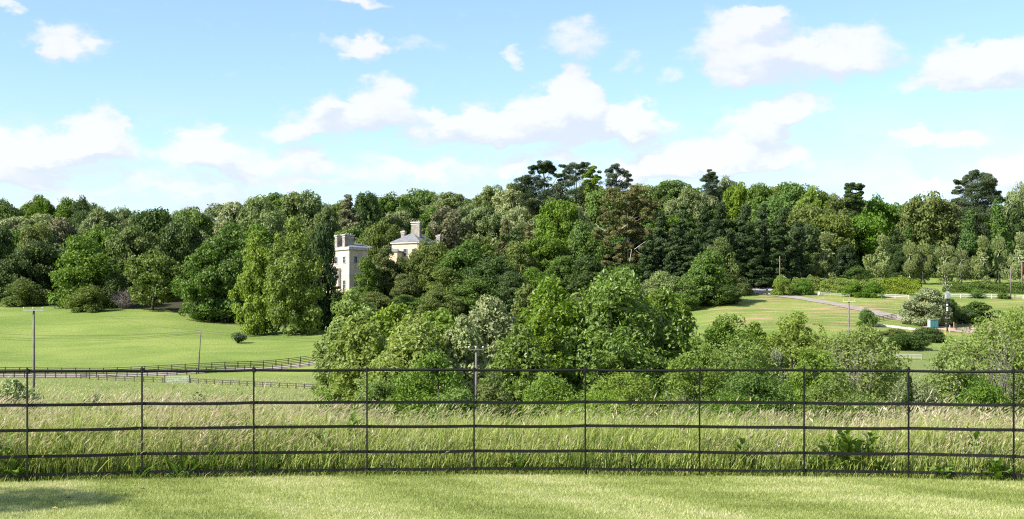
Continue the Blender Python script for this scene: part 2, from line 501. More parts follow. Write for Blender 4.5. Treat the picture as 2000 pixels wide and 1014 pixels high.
def grass_mat(name, stops, trans=.35, rough=.5):
    m, N = mat_new(name)
    a = N.n('ShaderNodeAttribute', attribute_name='v')
    r = N.n('ShaderNodeValToRGB', {0: a.outputs['Fac']})
    el = r.color_ramp.elements
    while len(el) < len(stops): el.new(.5)
    for e, (p_, c) in zip(el, stops):
        e.position = p_; e.color = (*c, 1)
    p = N.n('ShaderNodeBsdfPrincipled', {'Base Color': r.outputs[0], 'Roughness': rough, 'Specular IOR Level': .4})
    t = N.n('ShaderNodeBsdfTranslucent', {'Color': r.outputs[0]})
    mx = N.n('ShaderNodeMixShader', {0: trans, 1: p.outputs[0], 2: t.outputs[0]})
    N.n('ShaderNodeOutputMaterial', {'Surface': mx.outputs[0]})
    return m


LAWNB = grass_mat('lawn_blades', [(0, (.14, .18, .035)), (.45, (.31, .36, .095)), (.8, (.46, .48, .19)), (1, (.58, .54, .31))], .45)
MEADB = grass_mat('meadow_blades', [(0, (.085, .135, .024)), (.35, (.23, .30, .050)), (.7, (.36, .39, .095)), (1, (.50, .45, .22))], .42)
HEADM = grass_mat('seed_heads', [(0, (.32, .34, .12)), (.4, (.50, .46, .26)), (.75, (.58, .48, .34)), (1, (.68, .60, .43))], .4)

# ------------------------------------------------------------------ ground sheet and lawn
rng = np.random.default_rng(7)
POSTX = [-400, -175, 54, 278, 496, 717, 926, 1143, 1366, 1570, 1774, 1979, 2185, 2400]
POSTB = [953, 946, 941, 935, 932, 929, 928, 928, 930, 932, 935, 941, 948, 956]   # photo row of each post's foot
FENCE = []
for px, yb in zip(POSTX, POSTB):
    D = F * EYE / (yb - HZ)
    FENCE.append(Vector(((px - 1000) * D / F, D, 0)))
FX = np.array([p.x for p in FENCE]); FY = np.array([p.y for p in FENCE])


def fence_y(x):
    return np.interp(x, FX, FY)


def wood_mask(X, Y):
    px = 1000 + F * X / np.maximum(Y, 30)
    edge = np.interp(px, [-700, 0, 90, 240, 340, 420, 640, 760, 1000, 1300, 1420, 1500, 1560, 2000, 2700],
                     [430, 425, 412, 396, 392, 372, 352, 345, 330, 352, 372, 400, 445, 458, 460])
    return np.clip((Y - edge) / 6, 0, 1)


def build_ground():
    ys = np.concatenate([[-400, -60, -10, 6, 11], np.arange(13, 30, 1.0), np.arange(30, 240, 5.0), np.arange(240, 470, 3.0), np.arange(470, 700, 12.0), [760, 850, 1000, 1300, 1800, 2600, 3800, 5000]])
    us = np.concatenate([np.linspace(-6, -.9, 16)[:-1], np.linspace(-.9, .9, 150), np.linspace(.9, 6, 16)[1:]])
    Y, U = np.meshgrid(ys, us, indexing='ij')
    X = U * np.maximum(Y, 60)
    Z = ground(X.ravel(), Y.ravel()).reshape(X.shape)
    Z = np.where(Y < fence_y(X) + .3, -.06, Z)
    n, k = X.shape
    idx = np.arange(n * k).reshape(n, k)
    Q = np.stack([idx[:-1, :-1], idx[:-1, 1:], idx[1:, 1:], idx[1:, :-1]], -1).reshape(-1, 4)
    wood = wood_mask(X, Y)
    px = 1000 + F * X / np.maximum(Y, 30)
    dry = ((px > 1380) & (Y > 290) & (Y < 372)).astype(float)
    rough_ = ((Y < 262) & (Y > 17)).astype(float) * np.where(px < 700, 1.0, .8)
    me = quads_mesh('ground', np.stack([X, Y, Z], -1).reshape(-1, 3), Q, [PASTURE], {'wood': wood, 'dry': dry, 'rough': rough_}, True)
    tag(obj('ground', me), kind='structure')
    # lawn sheet with its bowed edge
    xs = np.linspace(-16, 16, 129)
    rows = []
    fy = fence_y(xs) - .035 + .02 * np.sin(xs * 3.1) + .012 * np.sin(xs * 9.7)
    for t in np.linspace(0, 1, 12):
        rows.append(np.stack([xs, -12 + (fy + 12) * t, np.zeros_like(xs)], -1))
    rows.append(np.stack([xs, fy + .01, np.full_like(xs, -.05)], -1))
    A = np.array(rows); n, k = A.shape[:2]; idx = np.arange(n * k).reshape(n, k)
    Q = np.stack([idx[:-1, :-1], idx[:-1, 1:], idx[1:, 1:], idx[1:, :-1]], -1).reshape(-1, 4)
    tag(obj('lawn', quads_mesh('lawn', A.reshape(-1, 3), Q, [TURF])), kind='structure')


build_ground()


def ribbon(name, left, right, mat, lift=.03, n=60, kind='structure'):
    """a strip draped on the ground between two polylines of (x, y) points"""
    def res(P):
        P = np.array([(p[0], p[1]) for p in P], float)
        d = np.concatenate(([0], np.cumsum(np.hypot(*np.diff(P, axis=0).T))))
        t = np.linspace(0, d[-1], n)
        return np.stack([np.interp(t, d, P[:, 0]), np.interp(t, d, P[:, 1])], -1)
    A, B = res(left), res(right)
    k = 7
    rows = [A + (B - A) * j / (k - 1) for j in range(k)]
    P = np.stack(rows, 1).reshape(-1, 2)
    Z = ground(P[:, 0], P[:, 1]) + lift
    # lay on the coarser ground mesh: lift by the local curvature allowance
    idx = np.arange(n * k).reshape(n, k)
    Q = np.stack([idx[:-1, :-1], idx[:-1, 1:], idx[1:, 1:], idx[1:, :-1]], -1).reshape(-1, 4)
    me = quads_mesh(name, np.column_stack([P, Z]), Q, [mat], None, True)
    return tag(obj(name, me), kind=kind)


# ------------------------------------------------------------------ foliage engine
def cards(P, Nrm, ln, wd, g, jit=.6, tan=None, ts=0.0, val=None):
    """leaf-sized folded rhombs at P facing roughly Nrm"""
    n = len(P)
    nn = Nrm + g.normal(0, jit, (n, 3))
    nn /= np.linalg.norm(nn, axis=1, keepdims=True) + 1e-9
    t = g.normal(0, 1, (n, 3))
    if tan is not None: t = t + np.asarray(tan) * ts
    t -= nn * (t * nn).sum(1, keepdims=True)
    t /= np.linalg.norm(t, axis=1, keepdims=True) + 1e-9
    b = np.cross(nn, t)
    s = g.uniform(.65, 1.35, (n, 1))
    l_ = ln * s; w_ = wd * s
    fold = nn * w_ * .22
    V = np.stack([P - t * l_ / 2, P + b * w_ / 2 + fold + t * l_ * .05, P + t * l_ / 2, P - b * w_ / 2 + fold + t * l_ * .05], 1).reshape(-1, 3)
    Q = np.arange(4 * n).reshape(n, 4)
    v = (g.uniform(0, 1, n) if val is None else val)
    return V, Q, np.repeat(v, 4)


PROF = {
    'round': lambda t: np.power(np.clip(1 - np.abs(2 * t - .92) ** 2.3, 0, 1), .55) if True else t,
    'dome': lambda t: (.80 + .25 * np.sin(np.clip(t, 0, .6) / .6 * np.pi * .5)) * np.power(np.clip(1 - np.clip(t, 0, 1) ** 2.6, 0, 1), .6),
    'tall': lambda t: (.72 + .28 * np.sin(np.clip(t * 1.5, 0, 1) * np.pi)) * np.power(np.clip(1 - t ** 2.2, 0, 1), .75),
    'cone': lambda t: np.power(np.clip(1.02 - t, 0, 1), .75) * (.9 + .1 * t),
    'column': lambda t: np.power(np.clip(np.sin(np.clip(t, 0, 1) ** .7 * np.pi * .97 + .09), 0, 1), .8),
    'full': lambda t: (.80 + .22 * np.sin(np.clip(t * 1.3, 0, 1) * np.pi)) * np.power(np.clip(1 - np.clip(t, 0, 1) ** 4.2, 0, 1), .6),
    'vase': lambda t: np.power(np.clip(t * 1.25, 0, 1), .5) * np.power(np.clip(1 - t ** 4, 0, 1), .5),
}


def cluster_centres(prof, nc, z0, g, cr, lobes=.22):
    """cluster centres inside a crown of width 1 and height 1 (z from z0 to 1)"""
    k = nc * 4
    t = g.uniform(0.02, .98, k)
    r = PROF[prof](t) * .5
    keep = g.uniform(0, .5, k) < r + .04
    t, r = t[keep][:nc], r[keep][:nc]
    az = g.uniform(0, 2 * np.pi, len(t))
    ph = g.uniform(0, 6.28, 6)
    lob = 1 + lobes * (np.sin(az * 2 + ph[0] + t * 4) * .45 + np.sin(az * 3 + ph[1] - t * 6) * .4 + np.sin(az * 5 + ph[2] + t * 11) * .3)
    rad = np.maximum(r * lob - cr * .75, 0) * np.sqrt(g.uniform(.35, 1, len(t)))
    C = np.stack([np.cos(az) * rad, np.sin(az) * rad, z0 + (1 - z0) * np.clip(t, 0, 1) * (1 - cr * .55)], -1)
    C[:, 0] += .05 * np.sin(C[:, 2] * 5 + ph[3]); C[:, 1] += .05 * np.sin(C[:, 2] * 5 + ph[4])
    return C


def puff(C, Rr, nl, g, squash=.75, upbias=.25):
    """points on the shells of cluster balls; returns P, outward normals, cluster index"""
    n = len(C)
    ci = np.repeat(np.arange(n), nl)
    d = g.normal(0, 1, (n * nl, 3)); d[:, 2] += upbias
    # lean the shell outwards from the crown axis
    ax = C[ci].copy(); ax[:, 2] = 0
    d += ax / (np.linalg.norm(ax, axis=1, keepdims=True) + 1e-6) * .45
    d /= np.linalg.norm(d, axis=1, keepdims=True)
    rr = Rr[ci][:, None] * (g.uniform(.55, 1.0, (len(ci), 1)) ** .6) * (1 + .25 * g.normal(0, .5, (len(ci), 1)))
    P = C[ci] + d * rr * np.array([1, 1, squash])
    return P, d, ci


def crown_arrays(prof='round', nc=70, cr=.13, nl=120, ln=.05, wd=.034, seed=0, z0=.12, jit=.55, tan=None, ts=0, squash=.75, lobes=.22, strands=0, core=True, asp=1.0):
    """asp = crown height / width: cluster balls stay round when the crown is scaled"""
    g = np.random.default_rng(seed)
    C = cluster_centres(prof, nc, z0, g, cr, lobes)
    C = C * np.array([1, 1, asp])
    Rr = cr * g.uniform(.65, 1.35, len(C))
    P, d, ci = puff(C, Rr, nl, g, squash)
    cv = g.uniform(0, 1, len(C))
    val = np.clip(.55 * cv[ci] + .45 * g.uniform(0, 1, len(ci)), 0, 1)
    if strands:
        k = strands
        m = len(P) // k
        P0 = P[:m]; dd = d[:m]
        step = np.arange(k)
        wob = g.normal(0, .004, (m, k, 3))
        L_ = g.uniform(.5, 1.3, (m, 1))
        hang = np.stack([step[None, :] * .0028 * L_ + .05 * (step[None, :] / k) ** 2 * .5, np.zeros((m, k)), -step[None, :] * .0105 * L_], -1)
        P = (P0[:, None, :] + hang + wob).reshape(-1, 3)
        d = np.repeat(dd, k, 0); val = np.repeat(val[:m], k) * .7 + .3 * g.uniform(0, 1, m * k)
    V, Q, v = cards(P, d, ln, wd, g, jit, tan, ts, val)
    if core:   # sparse inner foliage against a hollow crown, coloured dark as its inner shade
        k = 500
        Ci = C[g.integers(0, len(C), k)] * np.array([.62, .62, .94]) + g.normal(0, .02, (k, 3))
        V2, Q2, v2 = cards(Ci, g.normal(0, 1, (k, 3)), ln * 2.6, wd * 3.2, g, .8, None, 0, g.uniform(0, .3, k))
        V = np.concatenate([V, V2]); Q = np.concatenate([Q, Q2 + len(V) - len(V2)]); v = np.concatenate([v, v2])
    return V, Q, v, C


def trunk_geo(C, g, asp=1.0, rad=.022, limbs=7, top=.72, base_z=0, lean=0.0, lr=.4, k=7):
    G = Geo()
    pts = [Vector((lean * t + .012 * math.sin(t * 9 + 1), .012 * math.sin(t * 7), base_z + top * asp * t)) for t in np.linspace(0, 1, 7)]
    G.tube(pts, [rad * (1.35 if i == 0 else 1) * (1 - .72 * i / 6) for i in range(7)], k)
    if len(C):
        for i in g.choice(len(C), min(limbs, len(C)), replace=False):
            e = Vector(C[i])
            s = pts[min(5, max(1, int(6 * max(.15, (e.z / asp - .18)) / top)))]
            mid = s.lerp(e, .5) + Vector((0, 0, -.03))
            G.tube([s, mid, e], [rad * lr, rad * lr * .65, rad * lr * .25], 5, False)
    return G


PROTO = {}


def proto(key, n=3, **kw):
    """crown and trunk meshes of a kind of tree, in a box of width 1 and height asp"""
    tr = kw.pop('trunk', {})
    asp = kw.get('asp', 1.0)
    L_ = []
    for i in range(n):
        V, Q, v, C = crown_arrays(seed=hash_(key) + i * 17, **kw)
        me = quads_mesh('crown_' + key, V, Q, [L['mid']], {'v': v})
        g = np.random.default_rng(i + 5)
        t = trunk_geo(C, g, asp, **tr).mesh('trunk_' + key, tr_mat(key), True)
        L_.append((me, t, asp))
    PROTO[key] = L_


def hash_(s):
    return sum((i + 1) * ord(c) for i, c in enumerate(s)) % 9973


def tr_mat(key):
    return BARKW if 'birch' in key else BARK


WIND = (1.0, 0.1, .45)
proto('round', 3, prof='round', nc=90, cr=.11, nl=115, ln=.038, wd=.027, asp=1.05, z0=.10)
proto('wind', 3, prof='round', nc=105, cr=.095, nl=100, ln=.058, wd=.019, asp=1.05, z0=.06, tan=WIND, ts=1.6, lobes=.3)
proto('dome', 3, prof='dome', nc=105, cr=.115, nl=110, ln=.036, wd=.026, asp=1.1, z0=.03)
proto('tall', 3, prof='tall', nc=110, cr=.12, nl=95, ln=.045, wd=.032, asp=1.7, z0=.03)
proto('broad', 3, prof='full', nc=120, cr=.13, nl=95, ln=.045, wd=.032, asp=1.7, z0=.02, lobes=.5)
proto('conifer', 3, prof='cone', nc=120, cr=.085, nl=75, ln=.070, wd=.020, asp=1.9, z0=.0, tan=(0, 0, -1), ts=.8, squash=.55, lobes=.3)
proto('column', 3, prof='column', nc=110, cr=.13, nl=80, ln=.075, wd=.030, asp=3.4, z0=.0, tan=(0, 0, 1), ts=1.6, squash=1.2, lobes=.1)
proto('spire', 2, prof='cone', nc=110, cr=.12, nl=80, ln=.075, wd=.030, asp=2.6, z0=.0, tan=(0, 0, 1), ts=1.6, squash=1.2, lobes=.1)
proto('birch', 3, prof='tall', nc=75, cr=.15, nl=165, ln=.046, wd=.018, asp=1.5, z0=.10, strands=12, core=True, jit=.9, tan=(0, 0, -1), ts=1.0, lobes=.4, trunk=dict(rad=.013, limbs=10, top=.85))
proto('bush', 3, prof='dome', nc=60, cr=.13, nl=110, ln=.040, wd=.026, asp=.8, z0=.0, trunk=dict(limbs=4, top=.4))
proto('lowbush', 3, prof='dome', nc=60, cr=.12, nl=110, ln=.040, wd=.024, asp=.55, z0=.0, tan=(0, 0, 1), ts=.5, trunk=dict(limbs=4, top=.3))


def swap(o, mat):
    o.material_slots[0].link = 'OBJECT'
    o.material_slots[0].material = mat


TREES = []
rt = random.Random(3)


def place_tree(key, X, Y, w, h, colour, label, cat='tree', name='tree', group=None, k=None, bark=None, rz=None, sink=.3):
    z = gz(X, Y) - sink
    ps = PROTO[key]
    cm, tm, asp = ps[rt.randrange(len(ps)) if k is None else k % len(ps)]
    o = thing(name, label, cat, (X, Y, z), group, rt.uniform(-3, 3) if rz is None else rz)
    sz = h / asp
    for nm, me in (('crown', cm), ('trunk', tm)):
        c = obj(nm, me, o)
        c.scale = (w, w, sz)
        if nm == 'crown': swap(c, L[colour])
        elif bark: swap(c, bark)
    TREES.append((label, X, Y))
    return o


def ptree(key, px, ytop, wpx, D, colour, label, **kw):
    """tree whose top shows at photo (px, ytop), D metres away, wpx photo pixels wide"""
    X = (px - 1000) * D / F
    z = gz(X, D)
    top = EYE + (HZ - ytop) * D / F
    h = top - z + .3
    key_w = wpx * D / F
    if h < 1.2: h = 1.2
    return place_tree(key, X, D, key_w * 1.06, h * 1.02, colour, label, **kw)

# ------------------------------------------------------------------ the wood on the far hillside: trees picked out one by one
# (shape, px, top row, width px, distance, colour, label)
NAMED = [
    # edge of the left-hand meadow
    ('bush', 45, 545, 92, 418, 'olive', 'low olive bush at the far left foot of the wood, above the meadow'),
    ('dome', 62, 468, 105, 434, 'dark', 'dark green tree standing behind the low olive bush at the left edge'),
    ('dome', -6, 440, 90, 436, 'dark', 'very dark tree cut by the left edge of the picture'),
    ('dome', 165, 460, 140, 404, 'mid', 'broad green tree with foliage to the ground, behind two olive bushes'),
    ('bush', 170, 558, 80, 388, 'olive', 'rounded olive bush at the foot of the broad grey-green tree'),
    ('bush', 216, 532, 66, 400, 'dark', 'dark olive shrub beside the dead twiggy bush'),
    ('round', 298, 488, 112, 393, 'olive', 'neat round light green tree at the meadow edge, left of the tall leafy tree'),
    ('broad', 398, 472, 88, 376, 'mid', 'leafy tree with skirts to the grass, lower left half of the pair'),
    ('broad', 446, 430, 104, 380, 'green', 'tall fresh green tree, right half of the pair left of the limes'),
    ('broad', 503, 448, 80, 342, 'lime', 'shorter yellow-green lime tree, left of the tallest lime'),
    ('broad', 575, 419, 94, 338, 'lime', 'tallest sunlit lime tree in front of the dark yew'),
    ('dome', 628, 434, 68, 352, 'conifer', 'near-black yew behind the tallest lime, left of the country house'),
    ('bush', 655, 565, 95, 352, 'dark', 'dark low bush under the near-black yew below the house'),
    ('bush', 600, 590, 80, 349, 'dark', 'dark undergrowth bush behind the tallest lime'),
    # left wood interior
    ('round', 205, 435, 110, 430, 'mid', 'green tree behind the broad grey-green one'),
    ('round', 265, 440, 118, 428, 'olive', 'brownish green tree behind the neat round tree'),
    ('round', 300, 402, 108, 466, 'dark', 'darker domed tree standing out below the skyline, left of the fresh green tree'),
    ('wind', 115, 420, 84, 470, 'purple', 'bare-looking purplish tree high in the left wood'),
    ('round', 72, 432, 84, 460, 'olive', 'beige-green tree below and left of the purplish one'),
    ('wind', 195, 402, 92, 500, 'grey', 'grey-green tree above the middle of the left wood'),
    ('round', 352, 420, 90, 440, 'dark', 'dark tree filling the gap left of the tall leafy pair'),
    ('wind', 240, 402, 90, 520, 'grey', 'pale windblown tree left of the darker domed tree'),
    ('round', 160, 382, 48, 590, 'dark', 'small dark round tree top on the left skyline'),
    ('wind', 80, 379, 66, 596, 'mid', 'jagged tree top on the far left skyline'),
    ('round', 372, 400, 92, 500, 'green', 'fresh green tree above the dark gap of the left wood'),
    ('wind', 455, 390, 96, 520, 'silver', 'silvery windblown tree above the fresh green half of the pair'),
    ('wind', 505, 380, 104, 505, 'grey', 'grey-green windblown tree above the shorter lime'),
    ('round', 592, 368, 100, 540, 'grey', 'tall grey tree standing up on the skyline above the tallest lime'),
    ('wind', 545, 372, 80, 560, 'mid', 'airy tree on the skyline left of the tall grey one'),
    # behind and around the house
    ('conifer', 680, 374, 92, 505, 'purple', 'greyish brown larch above the house chimneys'),
    ('round', 716, 370, 62, 530, 'dark', 'narrow dark tree right of the brown larch'),
    ('round', 640, 400, 60, 480, 'olive', 'olive tree between the grey skyline tree and the brown larch'),
    ('round', 690, 436, 92, 462, 'green', 'deep green round tree just above the pair of house chimneys'),
    ('round', 766, 376, 82, 550, 'mid', 'mid green tree on the skyline above the slate roof'),
    ('round', 818, 366, 92, 560, 'green', 'broad green tree on the skyline right of the slate roof'),
    ('wind', 885, 372, 100, 545, 'grey', 'grey-green windblown tree on the skyline right of the house'),
    ('round', 745, 424, 78, 446, 'olive', 'olive tree rising between the two roofs of the house'),
    ('tall', 838, 436, 44, 448, 'bright', 'small bright green tree right of the tall chimney'),
    ('tall', 752, 470, 82, 404, 'olive', 'airy olive tree standing in front of the middle of the house'),
    ('dome', 715, 500, 62, 398, 'mid', 'leafy green tree hiding the right wall of the house front'),
    ('dome', 792, 534, 64, 396, 'olive', 'low airy tree under the cream side wall of the house'),
    ('wind', 868, 400, 104, 452, 'purple', 'grey-brown open tree right of the house roof'),
    ('wind', 912, 396, 100, 480, 'grey', 'tall pale windblown tree behind the grey-brown open tree'),
    ('round', 850, 470, 92, 405, 'olive', 'olive tree with pale branches at the right end of the house'),
    ('dome', 915, 470, 118, 396, 'mid', 'large mid green tree right of the house in front of the wood'),
    ('dome', 870, 520, 110, 372, 'olive', 'lower olive tree in front of the large mid green one'),
    ('dome', 965, 500, 110, 380, 'dark', 'dark tree between the large mid green tree and the wood hollow'),
    ('birch', 742, 452, 92, 408, 'olive', 'thin airy tree between the two blocks of the house'),
    ('dome', 814, 490, 62, 404, 'olive', 'thin airy tree veiling the cream wall under the slate roof'),
    ('dome', 830, 468, 56, 407, 'olive', 'rounded olive tree against the right end of the slate-roofed block'),
    ('dome', 776, 500, 60, 404, 'olive', 'small olive tree against the wall under the slate roof'),
    # slope between the house and the foreground thicket
    ('dome', 660, 600, 90, 352, 'dark', 'dark shaded bush on the slope right of the dark undergrowth'),
    ('dome', 735, 570, 90, 375, 'olive', 'olive tree under the house behind the pale thicket'),
    ('dome', 800, 575, 90, 366, 'mid', 'mid green tree below the low airy tree'),
    ('dome', 930, 545, 110, 356, 'mid', 'shaded tree above the pole with a crossarm'),
    ('dome', 860, 560, 90, 352, 'olive', 'olive tree above the pale thicket, left of the shaded one'),
    ('dome', 1000, 530, 90, 360, 'dark', 'dark tree in the hollow left of the walnut top'),
    ('dome', 1050, 520, 80, 366, 'mid', 'mid green tree in the hollow above the walnut'),
    ('dome', 1150, 500, 90, 384, 'dark', 'dark tree between the walnut top and the eucalyptus'),
    ('dome', 1222, 515, 90, 360, 'dark', 'dark undergrowth at the foot of the eucalyptus'),
    ('dome', 1330, 545, 80, 344, 'mid', 'shaded green bush between the willow bush and the maple'),
    # centre of the wood
    ('wind', 962, 358, 96, 520, 'grey', 'windblown grey-green tree left of the leaning windblown one'),
    ('wind', 1003, 352, 96, 510, 'silver', 'silvery windblown tree on the skyline left of the dark pines'),
    ('wind', 950, 400, 100, 470, 'grey', 'grey windblown tree below the skyline, left of the bright green tree'),
    ('wind', 1015, 400, 86, 450, 'silver', 'pale feathery tree immediately left of the bright green tree'),
    ('round', 1088, 384, 100, 446, 'bright', 'bright green round tree below the group of pines'),
    ('wind', 1128, 396, 56, 452, 'silver', 'whitish small tree at the right shoulder of the bright green one'),
    ('conifer', 985, 420, 56, 436, 'brown', 'small brown-green conifer in the middle of the wood'),
    ('conifer', 1030, 432, 50, 425, 'brown', 'second small brown-green conifer, lower and further right'),
    ('dome', 1130, 432, 84, 408, 'green', 'deep fresh green tree left of the eucalyptus'),
    ('round', 1060, 455, 96, 408, 'mid', 'shaded mid green tree below the bright green one'),
    ('dome', 1010, 470, 88, 398, 'olive', 'olive green tree left of the shaded mid green tree'),
    ('dome', 1095, 500, 80, 392, 'mid', 'low dark tree showing above the big foreground walnut'),
    ('dome', 1092, 358, 84, 515, 'pine', 'dull dark green mass under the ragged pine'),
    ('round', 1182, 364, 96, 470, 'green', 'green tree behind the top left of the eucalyptus'),
    ('round', 1255, 356, 78, 520, 'grey', 'grey-green tree on the skyline right of the last pine'),
    ('round', 1150, 352, 80, 520, 'grey', 'dull grey-green tree between the pines, below their heads'),
    # right wood skyline
    ('wind', 1308, 347, 104, 520, 'mid', 'tall mid green tree on the skyline above the dark cypresses'),
    ('wind', 1345, 362, 80, 500, 'grey', 'grey-green tree just left of the small dark fir on the skyline'),
    ('wind', 1418, 342, 70, 520, 'grey', 'jagged grey tree right of the small dark fir'),
    ('round', 1442, 352, 76, 500, 'lime', 'yellow-green tree on the skyline right of the jagged grey one'),
    ('round', 1486, 356, 88, 495, 'green', 'fresh green tree on the skyline above the cypresses'),
    ('round', 1542, 352, 104, 500, 'green', 'broad light green tree near the dip of the right skyline'),
    ('wind', 1590, 362, 92, 490, 'lime', 'pale yellowish tree on the skyline left of the dark ivy-clad tree'),
    ('round', 1636, 380, 70, 480, 'olive', 'olive tree touching the left of the dark ivy-clad tree'),
    ('round', 1512, 382, 104, 460, 'mid', 'mid green tree right behind the cypress row'),
    ('round', 1575, 392, 124, 450, 'olive', 'big olive tree behind the first birch'),
    ('round', 1625, 412, 104, 440, 'olive', 'dull olive tree above the first birch'),
    ('round', 1566, 430, 96, 432, 'dark', 'dark tree above the left half of the hedge'),
    ('round', 1712, 380, 80, 470, 'green', 'bright green tree right of the dark ivy-clad tree'),
    ('round', 1690, 412, 96, 445, 'mid', 'green tree below the dark ivy-clad tree'),
    ('round', 1755, 392, 66, 480, 'green', 'small green tree in the dip before the round olive tree'),
    ('round', 1812, 370, 124, 458, 'olive', 'large round olive tree on the skyline left of the cedar'),
    ('spire', 1772, 432, 46, 436, 'cypress', 'small blue-green conifer at the foot of the large round olive tree'),
    ('dome', 1745, 445, 60, 440, 'dark', 'dark bushy tree behind the second birch'),
    ('conifer', 1862, 400, 44, 452, 'conifer', 'narrow dark conifer between the round olive tree and the cedar'),
    ('spire', 1894, 402, 62, 434, 'cypress', 'green spire-shaped cypress in front of the cedar trunk'),
    ('spire', 1951, 384, 70, 438, 'cypress', 'taller green spire-shaped cypress right of the cedar'),
    ('round', 1992, 356, 66, 480, 'grey', 'light feathery tree at the right end of the skyline'),
    ('round', 1990, 395, 76, 462, 'dark', 'dark tree under the light feathery one at the right edge'),
    ('round', 2075, 370, 130, 470, 'mid', 'tree just beyond the right edge above the lawn'),
    ('round', 1665, 470, 70, 450, 'dark', 'dark shrubby tree in the shade between the first two birches'),
    ('bush', 1580, 492, 70, 428, 'dark', 'dark shrubby tree left of the first birch'),
    ('dome', 1648, 478, 60, 430, 'conifer', 'added tree coloured near-black as the shaded hollow right of the first birch'),  # dark trees added so their colour gives the shaded hollows behind the birches
    ('dome', 1760, 480, 46, 434, 'conifer', 'added tree coloured near-black as the shaded hollow right of the second birch'),
    ('dome', 1826, 478, 50, 438, 'dark', 'added tree coloured dark as the shaded hollow left of the leaning birch'),
    ('dome', 1972, 466, 50, 444, 'conifer', 'added tree coloured near-black as the shaded hollow between the last two birches'),
    # mid-ground right
    ('dome', 1380, 490, 112, 352, 'green', 'bushy green maple left of the gate'),
    ('dome', 1412, 464, 78, 374, 'olive', 'olive green tree rising behind the bushy maple'),
    ('dome', 1302, 528, 92, 346, 'grey', 'grey-green willow bush left of the bushy maple'),
    ('dome', 1262, 545, 60, 350, 'grey', 'small grey-green bush at the left of the willow bush'),
    ('dome', 1405, 552, 96, 350, 'dark', 'dark shaded shrub at the foot of the maple'),
    ('bush', 1447, 540, 44, 372, 'olive', 'reddish-tipped bush by the orange post at the gate'),
]
for (key, px, yt, w, D, colr, lab) in NAMED:
    kw = {}
    if key in ('bush', 'lowbush'):
        kw = dict(cat='bush', name='bush')
    elif key in ('conifer', 'column', 'spire'):
        kw = dict(cat='conifer', name='conifer_tree')
    ptree(key, px, yt, w, D, colr, lab, **kw)

# the dark cypress plantation right of the eucalyptus
CY = [(1245, 400, 84, 402), (1292, 408, 88, 396), (1335, 392, 84, 404), (1375, 398, 86, 398), (1412, 386, 84, 406), (1452, 396, 88, 400), (1490, 392, 82, 408), (1528, 402, 84, 404), (1556, 428, 76, 410),
      (1318, 430, 84, 386), (1390, 425, 90, 388), (1430, 440, 80, 392), (1470, 430, 86, 393), (1510, 445, 80, 396), (1268, 450, 80, 388), (1350, 450, 80, 384)]
for i, (px, yt, w, D) in enumerate(CY):
    front = i >= 9
    ORD = ('first', 'second', 'third', 'fourth', 'fifth', 'sixth', 'seventh', 'eighth', 'ninth')
    rank_ = sorted(CY[9:] if front else CY[:9]).index(CY[i])
    ptree('conifer', px, yt, w, D, 'conifer',
          ORD[rank_] + (' dark cypress from the eucalyptus in the front rank behind the gate' if front else ' dark cypress from the eucalyptus in the taller rear rank'),
          cat='conifer', name='cypress_tree', group='front rank of the dark cypresses' if front else 'rear rank of the dark cypresses')

# ------------------------------------------------------------------ ranks of the wood behind
SKX = [-300, 0, 60, 130, 165, 200, 240, 300, 330, 400, 450, 500, 560, 600, 640, 680, 720, 760, 820, 880, 930, 970, 1010, 1290, 1400, 1450, 1490, 1540, 1600, 1640, 1700, 1760, 1810, 1860, 1930, 2000, 2300]
SKY_ = [385, 390, 383, 386, 386, 393, 404, 400, 392, 390, 393, 383, 376, 372, 384, 378, 374, 380, 372, 377, 372, 358, 354, 352, 347, 352, 358, 355, 364, 380, 382, 390, 378, 388, 388, 378, 375]


def where(px):
    for lim, t in ((150, 'above the far left of the meadow'), (340, 'above the neat round tree'), (480, 'above the tall leafy pair'), (640, 'above the limes'), (850, 'above the country house'),
                   (1010, 'between the house and the pines'), (1230, 'behind the pines and the eucalyptus'), (1560, 'behind the dark cypresses'), (1760, 'behind the first birches'), (1900, 'behind the round olive tree')):
        if px < lim: return t
    return 'at the right-hand end of the wood'


CN = {'mid': 'mid green', 'green': 'fresh green', 'dark': 'dark green', 'olive': 'olive green', 'grey': 'grey-green', 'silver': 'silvery green', 'lime': 'yellow-green'}
for (rank, D0, off, pal, rw) in (('skyline', 600, 3, ('mid', 'grey', 'olive', 'grey', 'green'), 74),
                                 ('second', 545, 26, ('grey', 'mid', 'olive', 'green', 'silver', 'dark'), 80),
                                 ('third', 495, 54, ('mid', 'dark', 'green', 'grey', 'olive'), 88),
                                 ('front', 452, 86, ('dark', 'mid', 'dark', 'olive', 'green'), 96)):
    px = -150 + rt.uniform(0, 40)
    while px < 2160:
        w = rw * rt.uniform(.8, 1.35)
        yt = float(np.interp(px, SKX, SKY_)) + off + rt.uniform(-3, 14)
        skip = (rank == 'front' and (620 < px < 860 or px > 1590)) or (rank == 'third' and 640 < px < 850)
        if 1020 < px < 1240: yt += 14
        if not skip:
            c = pal[rt.randrange(len(pal))]
            lab = '%s tree, %s rank, %s' % (CN[c], rank, where(px))
            ptree(('round', 'wind', 'round', 'dome')[rt.randrange(4)], px, yt, w, D0 + rt.uniform(-16, 16), c, lab, name='woodland_tree', group='%s trees of the %s rank %s' % (CN[c], rank, where(px)))
        px += w * rt.uniform(.62, .86)

